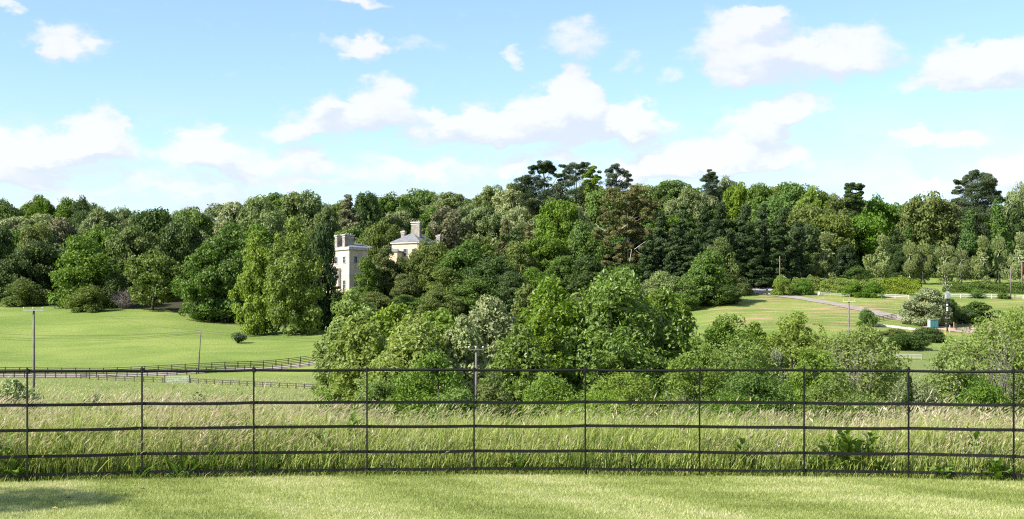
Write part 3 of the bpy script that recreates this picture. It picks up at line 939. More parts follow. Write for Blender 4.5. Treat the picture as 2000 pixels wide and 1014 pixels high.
# ------------------------------------------------------------------ pines, cedar, eucalyptus: built one by one
def pads_tree(name, label, px, ytop, wpx, D, pads, colour, cat='pine', trunk=True, ln=.5, wd=.16, dens=900, bark=None, base_px=None, flat=.34, branches=True):
    """pads: (dx px from px, row, half-width px); flat cushions of needles carried on a forked trunk"""
    g = np.random.default_rng(int(px) + 11)
    X0 = (px - 1000) * D / F; z0 = gz(X0, D) - .3
    m = D / F
    C = []; Rr = []
    for (dx, y, hw) in pads:
        hw = hw * 1.3
        C.append((dx * m, g.uniform(-.5, .5) * hw * m * .8, EYE + (HZ - y) * m - z0)); Rr.append(hw * m)
    C = np.array(C); Rr = np.array(Rr)
    Ps, Ns, Vs = [], [], []
    for c, r in zip(C, Rr):
        sub = max(5, int(r * 3.2))
        cc = g.normal(0, 1, (sub, 3)); cc /= np.linalg.norm(cc, axis=1, keepdims=True)
        cc = c + cc * r * np.array([.8, .8, flat]) * g.uniform(.3, 1, (sub, 1))
        sr = r * .36 * g.uniform(.7, 1.3, sub)
        P, d, ci = puff(cc, sr, max(30, int(dens * 1.35 * r / sub / 2)), g, .6, .5)
        Ps.append(P); Ns.append(d); Vs.append(np.clip(.5 * g.uniform(0, 1, sub)[ci] + .5 * g.uniform(0, 1, len(P)), 0, 1))
    P = np.concatenate(Ps); N_ = np.concatenate(Ns); v = np.concatenate(Vs)
    V, Q, vv = cards(P, N_, ln, wd, g, .6, (.5, 0, .8), 1.0, v)
    o = thing(name, label, cat, (X0, D, z0))
    obj('crown', quads_mesh('crown', V, Q, [L[colour]], {'v': vv}), o)
    G = Geo()
    H = float(C[:, 2].max())
    tp = [Vector((math.sin(t * 3 + px) * .35, 0, H * .97 * t)) for t in np.linspace(0, 1, 8)]
    G.tube(tp, [.42 * (1 - .78 * i / 7) for i in range(8)], 8)
    if branches:
        for c, r in zip(C, Rr):
            e = Vector(c)
            k = max(1, min(6, int(7 * (e.z - r * .6) / (H * .97))))
            s = tp[k]
            b_ = .6 if bark else 1
            G.tube([s, s.lerp(e, .55) + Vector((0, 0, -.25 * r)), e], [.17 * b_, .12 * b_, .05 * b_], 5, False)
    obj('trunk', G.mesh('trunk', bark or BARK, True), o)
    return o


pads_tree('pine_tree', 'flat-topped dark pine, leftmost and tallest on the skyline', 1062, 313, 75, 500,
          [(-2, 322, 15), (14, 330, 14), (-14, 329, 13), (-26, 338, 9), (28, 344, 11), (3, 336, 13), (34, 352, 7)], 'conifer', dens=1500)
pads_tree('pine_tree', 'rounded dark pine below the flat-topped one', 1036, 343, 80, 492,
          [(-14, 352, 17), (8, 350, 15), (24, 360, 17), (-22, 366, 15), (2, 368, 22), (22, 380, 18), (-4, 390, 20), (10, 405, 18)], 'conifer', dens=1000, flat=.55)
pads_tree('pine_tree', 'ragged pine between the flat-topped pine and the yellow-leaved tree', 1124, 318, 80, 500,
          [(0, 326, 16), (16, 324, 12), (-24, 325, 8), (-14, 335, 12), (12, 338, 14), (-4, 350, 17), (-18, 360, 16), (16, 366, 18), (0, 380, 22), (22, 388, 16)], 'pine', dens=900)
pads_tree('variegated_tree', 'thin yellow-green tree between the ragged pine and the right-hand pine', 1156, 322, 44, 494,
          [(2, 328, 9), (-6, 338, 10), (8, 342, 9), (-10, 352, 9), (0, 360, 12), (-8, 374, 11), (6, 384, 10)], 'lime', cat='tree', ln=.5, wd=.34, dens=900, flat=.9)
pads_tree('pine_tree', 'right-hand pine of the skyline group with a pointed head', 1204, 322, 80, 500,
          [(-2, 328, 11), (-14, 334, 10), (12, 338, 12), (-4, 344, 15), (20, 344, 9), (24, 352, 9), (-14, 358, 16), (10, 362, 16), (-8, 376, 20), (14, 382, 18)], 'pine', dens=850)
pads_tree('fir_tree', 'small dark fir sticking out of the skyline above the cypresses', 1386, 331, 50, 515,
          [(-2, 334, 5), (2, 340, 9), (-6, 345, 10), (8, 347, 9), (-8, 352, 12), (10, 355, 11), (0, 363, 16), (2, 374, 18)], 'pine', cat='fir', dens=1000)
pads_tree('ivy_clad_tree', 'dark ivy-clad tree rising narrow above the right skyline', 1666, 358, 48, 462,
          [(-6, 363, 9), (10, 366, 11), (-8, 374, 11), (8, 380, 13), (-4, 390, 13), (10, 396, 11), (0, 408, 13), (0, 422, 14), (0, 436, 14)], 'dark', cat='tree', ln=.45, wd=.34, dens=1500, flat=.8)
pads_tree('cedar_tree', 'big layered dark cedar on the right skyline', 1908, 337, 90, 462,
          [(-30, 352, 12), (34, 354, 12), (-40, 376, 12), (40, 392, 13), (-34, 392, 14), (0, 342, 17), (14, 346, 15), (-12, 347, 12), (-28, 358, 12), (6, 358, 24), (28, 362, 15), (-36, 366, 8), (-14, 370, 18), (18, 374, 22), (36, 378, 9), (-8, 384, 22), (24, 388, 20), (-20, 398, 18), (10, 402, 24), (30, 408, 16), (-12, 416, 22), (14, 424, 24), (-4, 442, 26), (14, 458, 22), (-8, 474, 24)], 'pine', cat='cedar', dens=1100)
ev = [(-60, 460, 13), (-52, 430, 13), (-44, 400, 14), (-40, 480, 14), (-28, 380, 15), (-30, 420, 16), (-26, 450, 16), (-20, 500, 15), (-10, 388, 15), (0, 374, 14), (14, 378, 15), (-8, 410, 17), (6, 402, 16), (24, 396, 16), (-6, 438, 17), (12, 430, 17), (34, 420, 15),
      (0, 464, 17), (20, 456, 17), (38, 450, 14), (-12, 484, 16), (10, 492, 17), (30, 480, 15), (0, 512, 16), (22, 516, 14), (-44, 512, 14), (52, 400, 12), (56, 430, 11)]
EU = pads_tree('eucalyptus_tree', 'brown-leaved eucalyptus with white branches in the centre of the wood', 1228, 374, 130, 398, ev, 'brown', cat='tree', ln=.44, wd=.24, dens=900, bark=BARKG, flat=.95)

# bare white limbs of the eucalyptus that show through
G = Geo()
mm = 396 / F
for (x0, y0, x1, y1) in ((1180, 455, 1168, 449), (1168, 449, 1160, 440), (1235, 490, 1252, 478), (1252, 478, 1262, 472), (1238, 492, 1248, 500), (1248, 500, 1258, 510), (1226, 512, 1230, 490), (1210, 450, 1222, 442)):
    a = Vector(((x0 - 1000) * mm, 389.5, EYE + (HZ - y0) * mm)); b = Vector(((x1 - 1000) * mm, 389.8, EYE + (HZ - y1) * mm))
    G.tube([a - EU.location, b - EU.location], [.06, .04], 5)
obj('branch', G.mesh('branch', BARKW), EU)

# dead twiggy bush
def twig_bush(label, p, h, w, n, mat, name='dead_bush', r0=.05, seed=1, cat='bush', spread=False):
    g = random.Random(seed); G = Geo()
    for i in range(n):
        a = g.uniform(0, 6.28); s = g.uniform(.2, 1)
        e = Vector((math.cos(a) * w / 2 * s, math.sin(a) * w / 2 * s, h * (g.uniform(.2, 1) if spread else g.uniform(.6, 1))))
        st = Vector((math.cos(a) * w * .15 * s, math.sin(a) * w * .15 * s, 0)); m_ = st.lerp(e, .5) + Vector((g.uniform(-.1, .1) * w, 0, h * .12))
        G.tube([st, m_, e], [r0, r0 * .7, r0 * .3], 3, False)
        for k in range(4):
            t = m_.lerp(e, g.uniform(0, 1)); q = t + Vector((g.uniform(-.2, .2) * w, g.uniform(-.2, .2) * w, g.uniform(.0, .3) * h))
            G.tube([t, q], [r0 * .5, r0 * .2], 3, False)
    me = G.mesh(name, mat)
    o = tag(obj(name, me, None, p), label, cat)
    return o


twig_bush('dead grey twiggy bush at the wood edge left of the neat round tree', at(242, 397), 5.2, 9, 150, BARKG, r0=.07, spread=True)

# ------------------------------------------------------------------ birches by the hedge
BI = [(1610, 452, 76, 412, 'first and broadest birch, at the left end of the row behind the hedge'),
      (1720, 458, 64, 408, 'full-leaved birch behind the yellow laurel hedge'),
      (1776, 468, 44, 410, 'slim birch immediately right of the full-leaved one'),
      (1802, 470, 46, 412, 'birch with a clear white stem left of the transformer pole'),
      (1846, 474, 56, 408, 'birch leaning over the pale trunk behind the transformer pole'),
      (1876, 486, 40, 418, 'wispy small birch right of the transformer pole'),
      (1916, 460, 56, 410, 'twin-stemmed birch in front of the spire-shaped cypress'),
      (1950, 455, 40, 414, 'narrow birch right of the twin-stemmed one'),
      (1990, 452, 60, 406, 'birch at the right edge behind the crossarm pole'),
      (2050, 455, 60, 410, 'birch just beyond the right edge of the picture')]
for (px, yt, w, D, lab) in BI:
    o = ptree('birch', px, yt - 12, w * 1.12, D, 'birch', lab, cat='birch', name='birch_tree', rz=rt.uniform(-.4, .4))
for px, D in ((1924, 409.5), (1596, 411), (1618, 412.5), (1600, 413)):
    pass


# ------------------------------------------------------------------ foliage with real leaf size for the nearer shrubs and trees
def near_tree(name, label, px, ytop, wpx, D, colour, leaf, wd, nc, nl, prof='dome', cr=.13, seed=0, cat='tree', jit=.7, tan=None, ts=0, strands=0, base=None, lobes=.3, z0=.0, trunk_r=.02, limbs=16, dpth=.9, core=True, bark=None, squash=.8, kind=None):
    X = (px - 1000) * D / F
    z = gz(X, D) - .15
    top = EYE + (HZ - ytop) * D / F
    H = top - z; W = wpx * D / F * 1.2
    asp = H / W
    if nl >= 90 and not strands: nl = int(nl * .66); leaf *= 1.13; wd *= 1.13
    V, Q, v, C = crown_arrays(prof, nc, cr, nl, leaf / W, wd / W, seed, z0, jit, tan, ts, squash, lobes, strands, core, asp)
    if core and leaf < .3:
        pass
    o = thing(name, label, cat, (X, D, z))
    V = V * np.array([W, W * dpth, W])
    obj('crown', quads_mesh('crown_' + name, V, Q, [L[colour]], {'v': v}), o)
    g = np.random.default_rng(seed + 3)
    t = trunk_geo(C, g, asp, rad=trunk_r, limbs=limbs, top=.8)
    t.V = [(a * W, b * W * dpth, c * W) for a, b, c in t.V]
    obj('trunk', t.mesh('trunk_' + name, bark or BARK, True), o)
    return o


near_tree('field_maple', 'pale yellow-green rounded tree at the left end of the foreground thicket', 690, 549, 130, 128, 'pale', .34, .2, 170, 110, 'dome', .10, 1, jit=.5)
near_tree('field_maple', 'pale green tree in the middle of the left thicket', 772, 582, 150, 126, 'shrub', .34, .2, 170, 110, 'dome', .10, 2, jit=.5)
near_tree('field_maple', 'rounded pale green tree left of the pole with a crossarm', 862, 588, 120, 122, 'shrub', .32, .19, 150, 110, 'dome', .10, 3, jit=.5)
near_tree('field_maple', 'lower skirt of pale foliage at the left edge of the thicket', 655, 620, 92, 122, 'pale', .32, .19, 110, 110, 'dome', .11, 4, jit=.5)
near_tree('whitebeam', 'whitish green tree behind the pole with a crossarm', 962, 563, 120, 124, 'silver', .32, .2, 150, 110, 'dome', .10, 5, jit=.5)
near_tree('ash_sapling_tree', 'dull green tree peeping over the whitish tree and the walnut', 1030, 540, 90, 128, 'olive', .32, .18, 110, 100, 'dome', .11, 6)
near_tree('walnut_tree', 'big glossy dark green walnut tree, tallest of the foreground thicket', 1190, 511, 225, 82, 'glossy', .27, .14, 270, 110, 'dome', .09, 7, jit=.8, lobes=.55, limbs=30, trunk_r=.014)
near_tree('walnut_tree', 'glossy walnut adjoining the tallest one on its left', 1085, 529, 165, 84, 'glossy', .26, .13, 200, 110, 'dome', .10, 70, jit=.8, lobes=.5, limbs=24, trunk_r=.014)
near_tree('walnut_tree', 'glossy walnut adjoining the tallest one on its right', 1292, 552, 150, 85, 'glossy', .26, .13, 200, 110, 'dome', .10, 71, jit=.8, lobes=.5, limbs=24, trunk_r=.014)
near_tree('walnut_tree', 'right-hand lower part of the walnut thicket, beside the grass slope', 1318, 580, 112, 84, 'glossy', .26, .13, 130, 100, 'dome', .12, 8, jit=.8)
near_tree('walnut_tree', 'left-hand lower walnut in front of the whitish tree', 1048, 585, 120, 80, 'glossy', .25, .13, 130, 110, 'dome', .12, 9, jit=.8)
near_tree('hawthorn_tree', 'fine-leaved dull green tree right of the walnut', 1420, 606, 140, 98, 'mid', .17, .11, 190, 120, 'dome', .10, 10)
near_tree('hawthorn_tree', 'taller fine-leaved tree left of the crossarm pole on the slope', 1546, 600, 125, 100, 'pale', .18, .11, 180, 120, 'dome', .10, 11)
near_tree('willow_tree', 'weeping pale willow under the taller fine-leaved tree', 1524, 665, 66, 92, 'silver', .24, .05, 60, 200, 'dome', .14, 12, strands=10, tan=(0, 0, -1), ts=1.4, core=True)
near_tree('ash_tree', 'broad yellow-green ash with bare twigs, below the crossarm pole', 1668, 634, 200, 84, 'pale', .20, .085, 260, 110, 'dome', .09, 13, jit=.8, limbs=40, bark=BARKG)
near_tree('ash_tree', 'tall yellow-green ash at the right edge of the picture', 1962, 598, 215, 70, 'pale', .17, .075, 240, 120, 'vase', .10, 14, jit=.8, limbs=50, trunk_r=.014, bark=BARKG)
near_tree('ash_tree', 'whitish-leaved ash filling the gap below the dark round bushes', 1888, 655, 130, 72, 'silver', .15, .075, 170, 120, 'dome', .11, 15, jit=.8, limbs=20, bark=BARKG)
near_tree('field_maple', 'sunlit pale tree at the front of the left thicket, above the elder', 800, 612, 170, 112, 'pale', .30, .18, 200, 110, 'dome', .10, 61, jit=.5)
near_tree('field_maple', 'pale yellow-green tree front left of the thicket beside the drive fence', 706, 600, 130, 116, 'pale', .30, .18, 170, 110, 'dome', .10, 62, jit=.5)
near_tree('field_maple', 'pale tree between the pole with a crossarm and the walnut', 905, 605, 110, 114, 'silver', .28, .17, 140, 110, 'dome', .10, 63, jit=.5)
near_tree('walnut_tree', 'shaded walnut limb mass low in the middle of the thicket', 1010, 620, 130, 76, 'glossy', .22, .12, 160, 100, 'dome', .10, 64, jit=.8)
near_tree('hawthorn_tree', 'dull green thicket tree between the hawthorn and the weeping willow', 1482, 616, 90, 104, 'pale', .17, .11, 150, 110, 'dome', .11, 65)
near_tree('hawthorn_tree', 'yellowish thicket tree between the weeping willow and the broad ash', 1600, 640, 90, 96, 'pale', .17, .10, 150, 110, 'dome', .11, 66)
near_tree('ash_tree', 'young yellow-green ash low between the hawthorn and the broad ash', 1590, 668, 130, 78, 'shrub', .17, .08, 150, 110, 'dome', .11, 80, jit=.8, bark=BARKG)
near_tree('ash_tree', 'low pale ash spreading left of the tall ash at the right edge', 1868, 668, 150, 64, 'pale', .15, .075, 170, 110, 'dome', .11, 81, jit=.8, bark=BARKG)
near_tree('hawthorn_tree', 'low leafy hawthorn under the fine-leaved dull green tree', 1440, 650, 150, 80, 'shrub', .15, .09, 160, 110, 'dome', .11, 82)
near_tree('elder_bush', 'bright green elder bush low in front of the pale thicket', 855, 682, 165, 66, 'green', .15, .08, 220, 110, 'dome', .10, 16, cat='bush')
near_tree('elder_bush', 'small fresh green bush at the left foot of the pale thicket', 740, 716, 120, 70, 'shrub', .14, .08, 140, 110, 'dome', .11, 17, cat='bush')
near_tree('bramble_bush', 'olive bramble bush behind the foot of the crossarm pole', 965, 722, 120, 60, 'olive', .10, .065, 170, 120, 'dome', .11, 18, cat='bush')
near_tree('bramble_bush', 'bright green scrub below the walnut, left half', 1080, 722, 150, 58, 'shrub', .10, .06, 190, 130, 'dome', .10, 19, cat='bush')
near_tree('bramble_bush', 'bright green scrub below the walnut, right half', 1225, 716, 170, 58, 'shrub', .10, .055, 210, 130, 'dome', .10, 20, cat='bush')
near_tree('bramble_bush', 'light green scrub bush with bare twigs beside a fence post', 1355, 645, 130, 66, 'shrub', .13, .06, 200, 120, 'dome', .10, 21, cat='bush')
near_tree('bramble_bush', 'dark green scrub behind the fence right of the walnut', 1465, 700, 170, 62, 'mid', .12, .06, 210, 120, 'dome', .10, 22, cat='bush')
near_tree('bramble_bush', 'scrub with pale stems behind the fence below the broad ash', 1620, 725, 150, 56, 'olive', .10, .05, 180, 120, 'dome', .11, 23, cat='bush')
near_tree('bramble_bush', 'grey-leaved scrub right of the broad ash', 1780, 722, 140, 58, 'grey', .10, .05, 180, 120, 'dome', .11, 24, cat='bush')
near_tree('bramble_bush', 'dark scrub behind the fence at the right edge', 1930, 740, 190, 52, 'mid', .10, .05, 210, 120, 'dome', .10, 25, cat='bush')
near_tree('bramble_bush', 'small leafy scrub in the gap between two posts, left of the elder', 640, 752, 70, 74, 'shrub', .12, .07, 70, 110, 'dome', .13, 26, cat='bush')
near_tree('bramble_bush', 'shaded scrub filling the hollow below the elder bush', 900, 752, 150, 50, 'mid', .10, .055, 160, 120, 'dome', .11, 27, cat='bush')
near_tree('bramble_bush', 'low shaded scrub under the bright green scrub, middle of the picture', 1150, 765, 260, 48, 'shrub', .09, .05, 200, 120, 'dome', .09, 28, cat='bush')
near_tree('bramble_bush', 'low shaded scrub under the dark green scrub, right of the middle', 1420, 768, 240, 48, 'mid', .09, .05, 200, 120, 'dome', .09, 29, cat='bush')
near_tree('bramble_bush', 'low scrub behind the tall grass left of the dock', 1690, 768, 240, 47, 'olive', .09, .05, 200, 120, 'dome', .09, 30, cat='bush')
for (a, b, w_, h_, sd, lb) in ((1655, 80, 4.0, 6.0, 4, 'bundle of bare grey twigs inside the broad ash'), (1952, 67, 4, 6.5, 9, 'bundle of bare pinkish twigs inside the tall ash at the right edge'), (1345, 62, 3, 3.6, 2, 'bare pale twigs sticking out of the scrub beside a fence post')):
    twig_bush(lb, at(a, b), h_, w_, 22, BARKG, 'bare_twigs', .017, sd)
# small tree in the meadow
near_tree('young_tree', 'small lone tree in the middle of the sunlit meadow', 466, 653, 30, 322, 'dark', .34, .2, 26, 60, 'vase', .2, 31, z0=.3, trunk_r=.03)

# silver-leaved shrub at far left behind the fence and small plants in the grass
near_tree('silver_shrub', 'silvery white-leaved shrub at the far left behind the top rail', 22, 738, 118, 23, 'silver', .085, .035, 110, 60, 'dome', .13, 41, cat='shrub', jit=.8, tan=(1, 0, .9), ts=1.6)
near_tree('leafy_sapling', 'upright leafy sprig rising from the tall grass near the left pole', 178, 748, 30, 22, 'mid', .055, .022, 30, 24, 'vase', .2, 42, cat='plant', core=False, z0=.2)
near_tree('leafy_sapling', 'second leafy sprig in the tall grass, below the field gate', 385, 752, 34, 22.5, 'mid', .055, .022, 30, 24, 'vase', .2, 43, cat='plant', core=False, z0=.2)
near_tree('small_shrub', 'dark small shrub at the fence top rail, right of the broad ash', 1776, 712, 22, 44, 'dark', .06, .04, 30, 90, 'round', .2, 44, cat='shrub', z0=.3)

# the tree left of the garden whose shade lies on the lawn
near_tree('garden_tree', 'garden tree standing left of the picture that shades the corner of the lawn', -1640, -470, 600, 9.7, 'mid', .07, .04, 220, 90, 'round', .11, 51, z0=.45, trunk_r=.03)

_seen = {}
for o_ in [o_ for o_ in bpy.data.objects if o_.name.startswith('woodland_tree')]:
    _seen.setdefault(o_['label'], []).append(o_)
for lb_, os_ in _seen.items():
    if len(os_) > 1:
        os_.sort(key=lambda q: q.location.x / q.location.y)
        for k_, q in enumerate(os_):
            q['label'] = ('leftmost', 'second', 'third', 'fourth', 'fifth')[k_] + ' ' + lb_

# ------------------------------------------------------------------ the country house
def window(parent, M, c, w, h, ux):
    """a sash window set in a wall: c centre (local), ux unit vector along the wall"""
    nrm = Vector((ux.y, -ux.x, 0))
    rot = Matrix(((ux.x, nrm.x, 0), (ux.y, nrm.y, 0), (0, 0, 1)))
    g = Geo(); R3 = rot
    for dx, dz, sx, sz in ((-w / 2, 0, .09, h + .2), (w / 2, 0, .09, h + .2), (0, h / 2 + .06, w, .09), (0, -h / 2 - .08, w + .4, .16), (0, 0, w, .04), (0, 0, .03, h)):
        p = R3 @ Vector((dx, .07, dz)); g.box(Vector(c) + p, (sx, .16, sz), R3)
    f = obj('window', g.mesh('window', WHITE), parent)
    g = Geo(); g.box(Vector(c) + R3 @ Vector((0, .012, 0)), (w, .03, h), R3)
    obj('pane', g.mesh('pane', GLASS), f)


def chimney(parent, c, s, h, M):
    g = Geo(); g.box((c[0], c[1], c[2] + h / 2), (s[0], s[1], h), M)
    ch = obj('chimney', g.mesh('chimney', STONEG), parent)
    g = Geo(); g.box((c[0], c[1], c[2] + h + .15), (s[0] + .5, s[1] + .5, .32), M); g.box((c[0], c[1], c[2] + h - .5), (s[0] + .24, s[1] + .24, .2), M)
    obj('cap', g.mesh('cap', PALESTONE), ch)
    for k in (-1, 0, 1):
        g = Geo(); p = M @ Vector((s[0] * .28 * k, 0, 0))
        g.tube([Vector((c[0], c[1], c[2] + h + .3)) + p, Vector((c[0], c[1], c[2] + h + .8)) + p], [.2, .16], 8)
        obj('pot', g.mesh('pot', STONEG), ch)


def hip(g, c, s, h, M, over=.35, ridge=.4):
    x, y = s[0] / 2 + over, s[1] / 2 + over
    rx = max(x - y, 0) if x > y else 0; ry = max(y - x, 0) if y > x else 0
    P = [(-x, -y, 0), (x, -y, 0), (x, y, 0), (-x, y, 0), (-rx - .01, -ry - .01, h), (rx + .01, -ry - .01, h), (rx + .01, ry + .01, h), (-rx - .01, ry + .01, h)]
    P = [M @ Vector(p) + Vector(c) for p in P]
    g.add(P, [(3, 2, 1, 0), (4, 5, 6, 7), (0, 1, 5, 4), (1, 2, 6, 5), (2, 3, 7, 6), (3, 0, 4, 7)])


def build_house():
    m = 422 / F
    ang = R(-24)          # the garden front turns a little to the left
    M = Matrix.Rotation(ang, 3, 'Z')
    cx, cy = (685 - 1000) * m, 418.0
    z0 = gz(cx, cy + 8) - 1.0
    o = thing('country_house', 'cream stone country house with tall chimneys half hidden among the trees', 'house', (cx, cy, z0))
    top = EYE + (HZ - 489) * m - z0
    # west pavilion; its near right corner is the origin
    W, Dp = 15.0, 13.0
    ux = M @ Vector((1, 0, 0)); uy = M @ Vector((0, 1, 0))
    rotS = Matrix.Rotation(R(42), 3, 'Z')       # the corner points at the garden
    ax = rotS @ Vector((1, 0, 0)); ay = rotS @ Vector((0, 1, 0))
    c = ay * (W / 2) * 1.0 + ax * (Dp / 2)
    c = Vector((c.x - 0, c.y, 0))
    # box with corner at the origin, sides along ax (right and back) and ay (left and back)
    g = Geo(); g.box((c.x, c.y, top / 2), (Dp, W, top), rotS)
    wall = obj('wall', g.mesh('wall', STONE), o)
    g = Geo(); g.box((c.x, c.y, top + .12), (Dp + .9, W + .9, .26), rotS); g.box((c.x, c.y, top + .55), (Dp + .5, W + .5, .58), rotS); g.box((c.x, c.y, top * .5), (Dp + .22, W + .22, .32), rotS)
    obj('cornice', g.mesh('cornice', PALESTONE), o)
    g = Geo(); hip(g, (c.x, c.y, top + .86), (Dp, W), 1.9, rotS, -.3)
    rf = obj('roof', g.mesh('roof', SLATE), o)
    for t, s_ in ((.22, (1.5, 3.4)), (.62, (1.5, 3.4))):
        p = ay * (W * (.28 if t < .5 else .62)) + ax * (2.6 + (0 if t < .5 else .6))
        chimney(rf, (p.x, p.y, top + .4), (3.6, 1.3), 4.3, rotS)
    # windows on the left-hand, sunlit face (runs along ay)
    for k, z in ((0, .80), (1, .80), (2, .80), (0, .30), (2, .30)):
        p = ay * (2.6 + 4.3 * k) - ax * .0
        window(wall, None, (p.x - ax.x * .05, p.y - ax.y * .05, top * z), 1.2, 2.0 if z > .5 else 2.6, Vector((-ay.x, -ay.y, 0)))
    # round-headed bow window with a stone hood
    p = ay * 6.2
    g = Geo()
    g.box((p.x - ax.x * .5, p.y - ax.y * .5, top * .45), (1.1, 3.4, top * .36), rotS)
    g.tube([Vector((p.x - ax.x * .5, p.y - ax.y * .5, top * .63)), Vector((p.x - ax.x * .5, p.y - ax.y * .5, top * .63 + 1.3))], [1.9, .5], 12)
    bw = obj('bow_window', g.mesh('bow_window', PALESTONE), o)
    window(bw, None, (p.x - ax.x * 1.1, p.y - ax.y * 1.1, top * .45), 1.7, top * .24, Vector((-ay.x, -ay.y, 0)))
    for k in range(3):      # right-hand face along ax
        for z in (.80, .30):
            q = ax * (2.4 + 4.1 * k)
            window(wall, None, (q.x - ay.x * .05, q.y - ay.y * .05, top * z), 1.2, 2.0 if z > .5 else 2.6, Vector((ax.x, ax.y, 0)))
    # link and main block further back to the right
    mX = (806 - 685) * m; mY = 17
    t2 = EYE + (HZ - 478) * (435 / F) - z0
    g = Geo(); g.box((mX, mY, t2 / 2), (10, 14, t2), M)
    w2 = obj('wall', g.mesh('wall_main', STONE), o)
    g = Geo(); g.box((mX, mY, t2 + .15), (10.8, 14.8, .45), M)
    obj('cornice', g.mesh('cornice_main', PALESTONE), o)
    g = Geo(); hip(g, (mX, mY, t2 + .38), (10, 14), 3.4, M, .5)
    r2 = obj('roof', g.mesh('roof_main', SLATE), o)
    chimney(r2, (mX + .4, mY - 2, t2 + 1.5), (3.0, 1.5), 5.4, M)
    chimney(r2, (mX - 4.2, mY + 3, t2 + .6), (1.2, 1.2), 3.6, M)
    chimney(r2, (mX + 7.4, mY + 5, t2 - 1.2), (1.2, 1.4), 4.2, M)
    for k in range(3):
        for z in (.84, .55, .25):
            q = M @ Vector((-3.2 + 3.2 * k, -7.05, 0))
            window(w2, None, (mX + q.x, mY + q.y, t2 * z), 1.3, 2.2, M @ Vector((1, 0, 0)))
    g = Geo(); g.box((mX * .55, 14, (t2 - 3) / 2), (12, 9, t2 - 3), M)
    obj('wall', g.mesh('wall_link', STONE), o)
    g = Geo(); g.box((mX * .55, 14, t2 - 2.8), (12.6, 9.6, .4), M); hip(g, (mX * .55, 14, t2 - 2.6), (12, 9), 1.4, M, -.2)
    obj('roof', g.mesh('roof_link', SLATE), o)


build_house()

# ------------------------------------------------------------------ metal estate fence at the lawn edge
def build_estate_fence():
    o = thing('estate_fence', 'black iron estate fence with five rails along the lawn edge', 'fence', tuple(FENCE[6]))
    base = FENCE[6]
    zs = [1.172, .815, .547, .268, .070]
    for i, p in enumerate(FENCE):
        lean = Vector((rt.uniform(-.004, .004), 0, 0))
        g = Geo()
        g.box((0, -.012, .575), (.0175, .010, 1.27))
        g.box((0, -.012, 1.212), (.018, .010, .012), taper=.4)
        for z in zs[1:]:
            g.box((0, -.0185, z), (.022, .003, .018)); g.box((0, -.003, z), (.020, .009, .042))
        post = obj('post', g.mesh('post', BLACK), o, p - base)
        post.rotation_euler = (0, 0, 0)
        g = Geo()
        g.tube([(0, 0, 1.150), (0, 0, 1.196)], .021, 10)
        g.box((0, -.003, 1.172), (.04, .03, .03))
        obj('clamp', g.mesh('clamp', BLACK), post)
    for k, z in enumerate(zs):
        g = Geo()
        pts = []
        for i in range(len(FENCE) - 1):
            a, b = FENCE[i] - base, FENCE[i + 1] - base
            for j in range(6):
                t = j / 6
                sag = -.004 * math.sin(math.pi * t) * (1 + .6 * math.sin(i * 2.1 + k))
                pts.append(a.lerp(b, t) + Vector((0, .002 * math.sin(i * 3 + j), z + sag + .003 * math.sin(i * 1.7 + k))))
        pts.append(FENCE[-1] - base + Vector((0, 0, z)))
        if k == 0:
            g.tube(pts, .0155, 10)
            obj('top_rail', g.mesh('top_rail', BLACK, True), o)
        else:
            V = []; Fc = []
            for p in pts:
                V += [p + Vector((0, -.004, -.0165)), p + Vector((0, .004, -.0165)), p + Vector((0, .004, .0165)), p + Vector((0, -.004, .0165))]
            for i in range(len(pts) - 1):
                for j in range(4):
                    Fc.append((i * 4 + j, (i + 1) * 4 + j, (i + 1) * 4 + (j + 1) % 4, i * 4 + (j + 1) % 4))
            g.add(V, Fc)
            obj('rail', g.mesh('rail', BLACK), o)


build_estate_fence()


# ------------------------------------------------------------------ wooden post and rail fences
def rail_fence(label, pts, step, h, rails, mat, pw=.15, rh=.13, name='post_and_rail_fence', post_h=None):
    """pts: ground polyline of (x, y); posts every step metres; rails: heights"""
    P = np.array([(p[0], p[1]) for p in pts], float)
    d = np.concatenate(([0], np.cumsum(np.hypot(*np.diff(P, axis=0).T))))
    n = max(1, round(d[-1] / step))
    t = np.linspace(0, d[-1], n + 1)
    Q = [Vector((float(np.interp(a, d, P[:, 0])), float(np.interp(a, d, P[:, 1])), 0)) for a in t]
    for q in Q: q.z = gz(q.x, q.y)
    o = thing(name, label, 'fence', tuple(Q[0]))
    for i, q in enumerate(Q):
        jl = Vector((rt.uniform(-.03, .03), rt.uniform(-.03, .03), 0)); ph = (post_h or h) + rt.uniform(-.03, .03)
        bar(o, 'post', q + Vector((0, 0, -.25)), q + jl + Vector((0, 0, ph)), pw, pw, mat)
        if i < n:
            for r_ in rails:
                bar(o, 'rail', q + Vector((0, -.085, r_ + rt.uniform(-.015, .015))), Q[i + 1] + Vector((0, -.085, r_ + rt.uniform(-.015, .015))), .045, rh, mat)
    return o


def field_gate(label, a, b, h, mat, bars=5, name='field_gate', brace=True):
    a = Vector(a); b = Vector(b)
    o = thing(name, label, 'gate', tuple(a))
    for k in range(bars):
        z = .12 + (h - .12) * k / (bars - 1)
        bar(o, 'bar', a + Vector((0, 0, z)), b + Vector((0, 0, z)), .035, .045, mat)
    for p, q in ((a, a), (b, b)):
        bar(o, 'stile', p + Vector((0, -.01, .08)), p + Vector((0, -.01, h + .08)), .09, .09, mat)
    if brace:
        bar(o, 'brace', a + Vector((0, .06, .12)), b + Vector((0, .06, h)), .04, .06, mat)
    for s, p in ((-1, a), (1, b)):
        e = (b - a).normalized() * .22 * s
        bar(o, 'post', p + e + Vector((0, 0, -.3)), p + e + Vector((0, 0, h + .25)), .18, .18, DARKWOOD if mat is not WHITE else mat)
    return o


